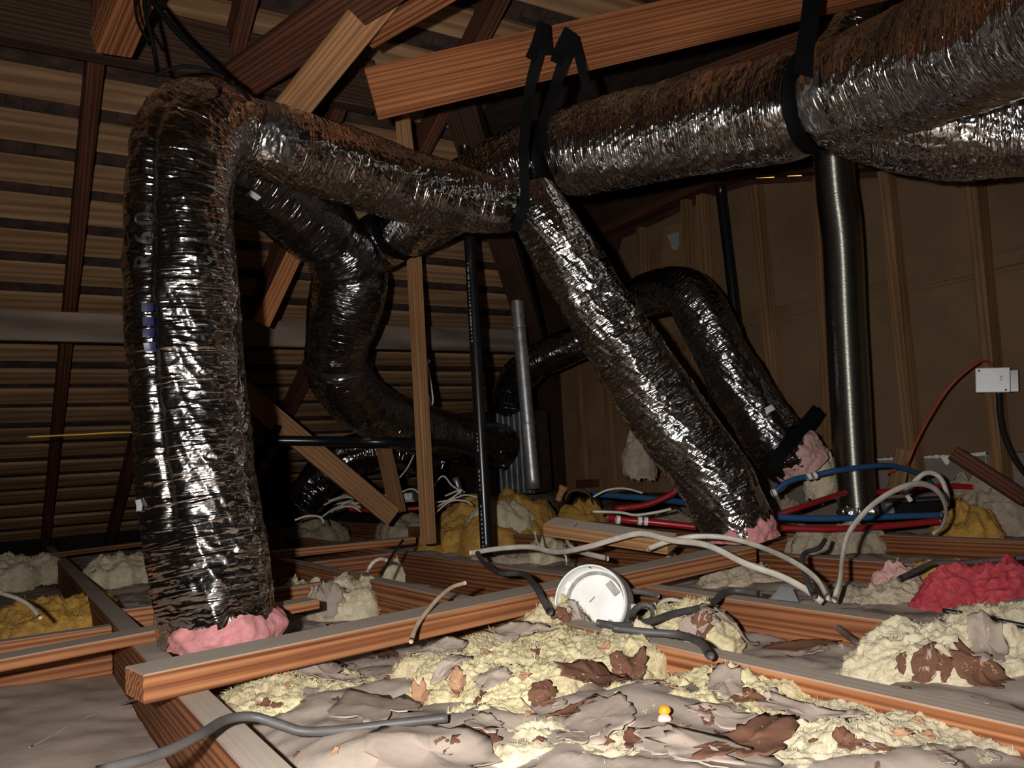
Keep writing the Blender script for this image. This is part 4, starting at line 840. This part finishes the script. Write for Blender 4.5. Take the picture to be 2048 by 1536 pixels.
def wallcable(name, pts, r, m_, label): return tube(name, [onv(x, y, v) for x, y, v in pts], r, m_, None, .01, 10, label=label, cat='cable')
wallcable('wire', [(1988, 738, 2.9), (1978, 724, 2.88), (1955, 726, 2.82), (1900, 772, 2.75), (1855, 840, 2.75), (1830, 890, 2.75), (1815, 925, 2.74), (1795, 938, 2.74), (1772, 948, 2.74)], .004, 'red_wire', 'thin red wire arching left from the junction box')
wallcable('wire', [(1997, 785, 2.9), (2000, 830, 2.88), (2008, 870, 2.86), (2030, 920, 2.84), (2060, 960, 2.82)], .009, 'black_cable', 'black armoured cable hanging from the junction box')
o = link('lamp_holder', boxmesh(.022, .02, .028, .005), None, Matrix.Translation(at(854, 724, 3.5)) @ Matrix.Rotation(.5, 4, 'Y')); o.data.materials.append(M['white_plastic'])
tag(o, 'small white fitting at the side of the upright post', 'fitting')
cable('wire', [(856, 732, 3.5), (862, 770, 3.5), (866, 800, 3.5), (862, 812, 3.5), (858, 790, 3.5)], .004, WC, 'thin wire dangling below the small white fitting')
o = mesh('paper_card', [gz(1540, 1198, -.03)[:], gz(1598, 1204, -.03)[:], gz(1585, 1177, -.02)[:], gz(1562, 1172, -.02)[:]]+[(gz(1540, 1198, -.032))[:], gz(1598, 1204, -.032)[:], gz(1585, 1177, -.022)[:], gz(1562, 1172, -.022)[:]], [[0, 1, 2, 3], [7, 6, 5, 4], [0, 4, 5, 1], [1, 5, 6, 2], [2, 6, 7, 3], [3, 7, 4, 0]], 'paper_label'); tag(o, 'pale printed paper card lying behind the joist below the white cables', 'card')
# ------------------------------------------------------------------ recessed can light
KC = 1.05; cc = at(1179, 1203, 1.645); root = empty('recessed_can', cc-Vector((0, 0, .06)), 'white round recessed light can tilted open towards the viewer', 'light can')
vd = (cc-EYE).normalized(); back = (vd+Vector((.30, 0, -.12))).normalized(); m3 = frame(cc, cc+back, Vector((0, 0, 1))); m3.translation = cc
def lathe(name, prof, m_, n=72, parent=root):
    V = []
    for s, r in prof:
        for i in range(n): V.append((m3 @ Vector((s*KC, KC*r*math.cos(2*math.pi*i/n), KC*r*math.sin(2*math.pi*i/n))))[:])
    return mesh(name, V, tube_faces(len(prof), n, False), m_, parent, True)
lathe('housing', [(.0, .0665), (-.0015, .068), (0, .0695), (.068, .0695), (.069, .067), (.069, .002)], 'can_white')
lathe('outer_skin', [(.012, .0702), (.066, .0702)], 'can_grey')
lathe('inner_wall', [(.0, .0665), (.040, .0655), (.041, .062)], 'can_white')
lathe('step_ring', [(.041, .0655), (.042, .056), (.050, .0555), (.051, .053)], 'can_grey')
lathe('reflector_plate', [(.050, .056), (.047, .052), (.0465, .002), (.0465, .0005)], 'can_white')
def cbox(name, L, W_, Hh, s, y, z, m_, rz=0):
    o = link(name, boxmesh(L, W_, Hh, .0006), root, m3 @ Matrix.Translation(Vector((s, y, z))*KC) @ Matrix.Rotation(rz, 4, 'X')); o.data.materials.append(M[m_]); return o
cbox('marker_stroke', .014, .003, .002, .017, .004, .0655, 'marker_ink'); cbox('slot', .002, .003, .016, .0455, .008, .008, 'can_grey', .8)
cbox('tab', .003, .012, .014, .030, .052, .034, 'can_white', .5); cbox('tab', .003, .012, .012, .030, .062, .012, 'can_white', .2)
cbox('bracket', .004, .014, .030, .035, -.036, .028, 'can_grey', -.7)
lathe('screw', [(.044, .0)], 'can_grey') if False else None
sc_ = m3 @ Vector((.043, -.030, .012))*KC; bm = bmesh.new(); bmesh.ops.create_icosphere(bm, subdivisions=2, radius=.0055); me = bpy.data.meshes.new('screw'); bm.to_mesh(me); bm.free(); me.materials.append(M['steel']); link('screw', me, root, Matrix.Translation(sc_))
cbox('marker_stroke', .010, .0022, .002, .020, -.055, .032, 'marker_ink', .9); cbox('marker_stroke', .006, .0018, .002, .030, -.064, -.010, 'marker_ink', 1.4)
# orange plug
root = empty('cap_plug', look(1330, 1440), 'small orange and pink plastic plug lying on the front wool', 'plug')
pp = look(1330, 1440)
def blob(name, p, r, m_, sq=.8):
    bm = bmesh.new(); bmesh.ops.create_icosphere(bm, subdivisions=3, radius=r)
    for v in bm.verts: v.co = v.co*(1+.12*float(pn(v.co.x*200, v.co.y*200, v.co.z*200, 3))); v.co.z *= sq
    me = bpy.data.meshes.new(name); bm.to_mesh(me); bm.free(); me.materials.append(M[m_]); me.polygons.foreach_set('use_smooth', [True]*len(me.polygons)); return link(name, me, root, Matrix.Translation(p))
blob('orange_cap', pp+Vector((.001, .004, .010)), .0075, 'plug_orange'); blob('pink_base', pp+Vector((-.001, -.004, .003)), .0085, 'plug_pink', .6)
# ------------------------------------------------------------------ torn paper on the batts
random.seed(99)
SCR = [ # px, py, size, material, owner, aspect, curl
 (905, 1330, .045, 'scrap_taupe', 'b1', .55, .1), (985, 1355, .030, 'scrap_taupe', 'b1', .8, .05), (915, 1385, .034, 'scrap_tan', 'b1', .4, .3), (1085, 1385, .030, 'scrap_brown', 'b1', .6, .1),
 (1190, 1355, .062, 'scrap_brown', 'b1', .75, .15), (1270, 1355, .048, 'scrap_brown', 'b1', .3, .3), (1245, 1330, .03, 'scrap_brown', 'b1', .6, .1), (1152, 1258, .016, 'scrap_brown', 'b9', .8, .1),
 (1210, 1298, .012, 'scrap_tan', 'b9b', .6, .3), (1140, 1430, .040, 'scrap_brown', 'b5b', .45, .1), (1160, 1478, .034, 'scrap_taupe', 'b5b', .7, .2), (945, 1490, .048, 'scrap_brown', 'b5', .4, .05),
 (970, 1455, .036, 'scrap_taupe', 'b5', .6, .1), (1270, 1490, .022, 'scrap_brown', 'b5b', .5, .3), (1450, 1370, .05, 'scrap_taupe', 'b3', .6, .05), (1490, 1395, .030, 'scrap_brown', 'b3', .6, .1),
 (1545, 1410, .026, 'scrap_taupe', 'b3', .5, .1), (1450, 1440, .05, 'scrap_taupe', 'b3', .5, .05), (1415, 1440, .018, 'scrap_brown', 'b3', .5, .1), (1500, 1490, .085, 'scrap_brown', 'b8', .45, .1),
 (1690, 1480, .02, 'scrap_brown', 'b8', .5, .1), (1740, 1495, .02, 'scrap_brown', 'b8', .5, .1), (1590, 1295, .075, 'scrap_brown', 'bay2', .5, .05), (1635, 1305, .028, 'scrap_taupe', 'bay2', .7, .2),
 (1850, 1328, .026, 'scrap_brown', 'b7', .55, .1), (1960, 1350, .036, 'scrap_brown', 'b7', .9, .1), (1975, 1290, .05, 'scrap_taupe', 'b7', .5, .05), (1395, 1262, .034, 'scrap_brown', 'b6', .7, .3),
 (1395, 1245, .036, 'scrap_taupe', 'b6', .6, .1), (650, 1350, .085, 'scrap_taupe', 'b2', .5, .15), (560, 1335, .05, 'scrap_tan', 'b2', .5, .5), (610, 1295, .055, 'scrap_taupe', 'b2', .6, .5),
 (700, 1275, .075, 'scrap_tan', 'bay1', .55, .5), (770, 1310, .06, 'scrap_brown', 'bay1', .4, .2), (800, 1250, .045, 'scrap_taupe', 'bay1', .5, .6), (1010, 1240, .06, 'scrap_taupe', 'bay1', .6, .6),
 (960, 1265, .045, 'scrap_taupe', 'bay1', .5, .6), (1040, 1270, .06, 'scrap_taupe', 'b9', .7, .4), (840, 1405, .022, 'scrap_tan', 'bay1', .7, .4), (722, 1392, .016, 'scrap_brown', 'bay1', .6, .2),
 (520, 1320, .045, 'scrap_brown', 'bay1', .6, .3), (880, 1300, .05, 'scrap_taupe', 'bay1', .6, .3), (760, 1420, .10, 'scrap_taupe', 'bay1', .6, .05), (1200, 1440, .08, 'scrap_taupe', 'bay1', .6, .05),
 (1350, 1490, .07, 'scrap_taupe', 'bay1', .5, .05), (1620, 1440, .07, 'scrap_taupe', 'bay1', .4, .1), (860, 1510, .12, 'scrap_taupe', 'bay1', .6, .05), (1440, 1520, .09, 'scrap_taupe', 'b8', .5, .1),
 (1520, 1260, .06, 'scrap_taupe', 'bay2', .6, .2), (1460, 1245, .05, 'scrap_taupe', 'bay2', .6, .3), (1120, 1240, .022, 'scrap_brown', 'b9', .5, .5), (1160, 1236, .03, 'scrap_taupe', 'b9', .6, .6),
 (1195, 1240, .018, 'scrap_brown', 'b9', .7, .8), (660, 1205, .05, 'scrap_taupe', 'b10b', .8, .3), (600, 1225, .05, 'scrap_taupe', 'bay1', .7, .1), (1290, 1165, .05, 'scrap_taupe', 'bay2', .7, .3), (560, 1185, .03, 'scrap_brown', 'b11', .7, .3)]
OWN = dict(B, bay1=bay1, bay2=bay2)
for px, py, sz, mt, ow, asp, cu in SCR: scrap(px, py, sz*.9, mt, OWN[ow], asp, cu*.7)
random.seed(123)
for k in range(70):                       # small torn flakes over the front bays
    px = random.uniform(480, 2000); py = random.uniform(1290, 1530)
    if px > 1500 and py < 1300+(px-1426)*.22: own = 'b7' if px > 1720 else 'bay2'
    else: own = 'bay1'
    h = look(px, py)
    if h.z > -.002 and own == 'bay1' and px > 1400: continue
    scrap(px, py, random.uniform(.004, .011), random.choice(['scrap_brown', 'scrap_taupe', 'scrap_brown', 'scrap_tan']), OWN[own], random.uniform(.4, .9), .2, seed=1000+k)
# curled cardboard and a knob in the background
o = sheet_strip('cardboard_curl', [at(1132, 1000, 3.0), at(1140, 986, 3.0), at(1158, 982, 3.02), at(1176, 988, 3.04), at(1186, 1004, 3.05)], .07, .004, 'wool_dark', None, [(.2, 1, 0)]*5); tag(o, 'curled brown cardboard strip behind the fresh offcut', 'cardboard')
o = tube('wood_stub', [at(1116, 1002, 2.95), at(1120, 990, 2.95), at(1124, 982, 2.95), at(1128, 972, 2.95)], .012, 'brace_wood', None, .004, 12, disp=lambda s, th, r: .007*np.clip(s/.03-1, 0, 1)); tag(o, 'small turned wooden stub standing behind the golden scrap', 'stub')
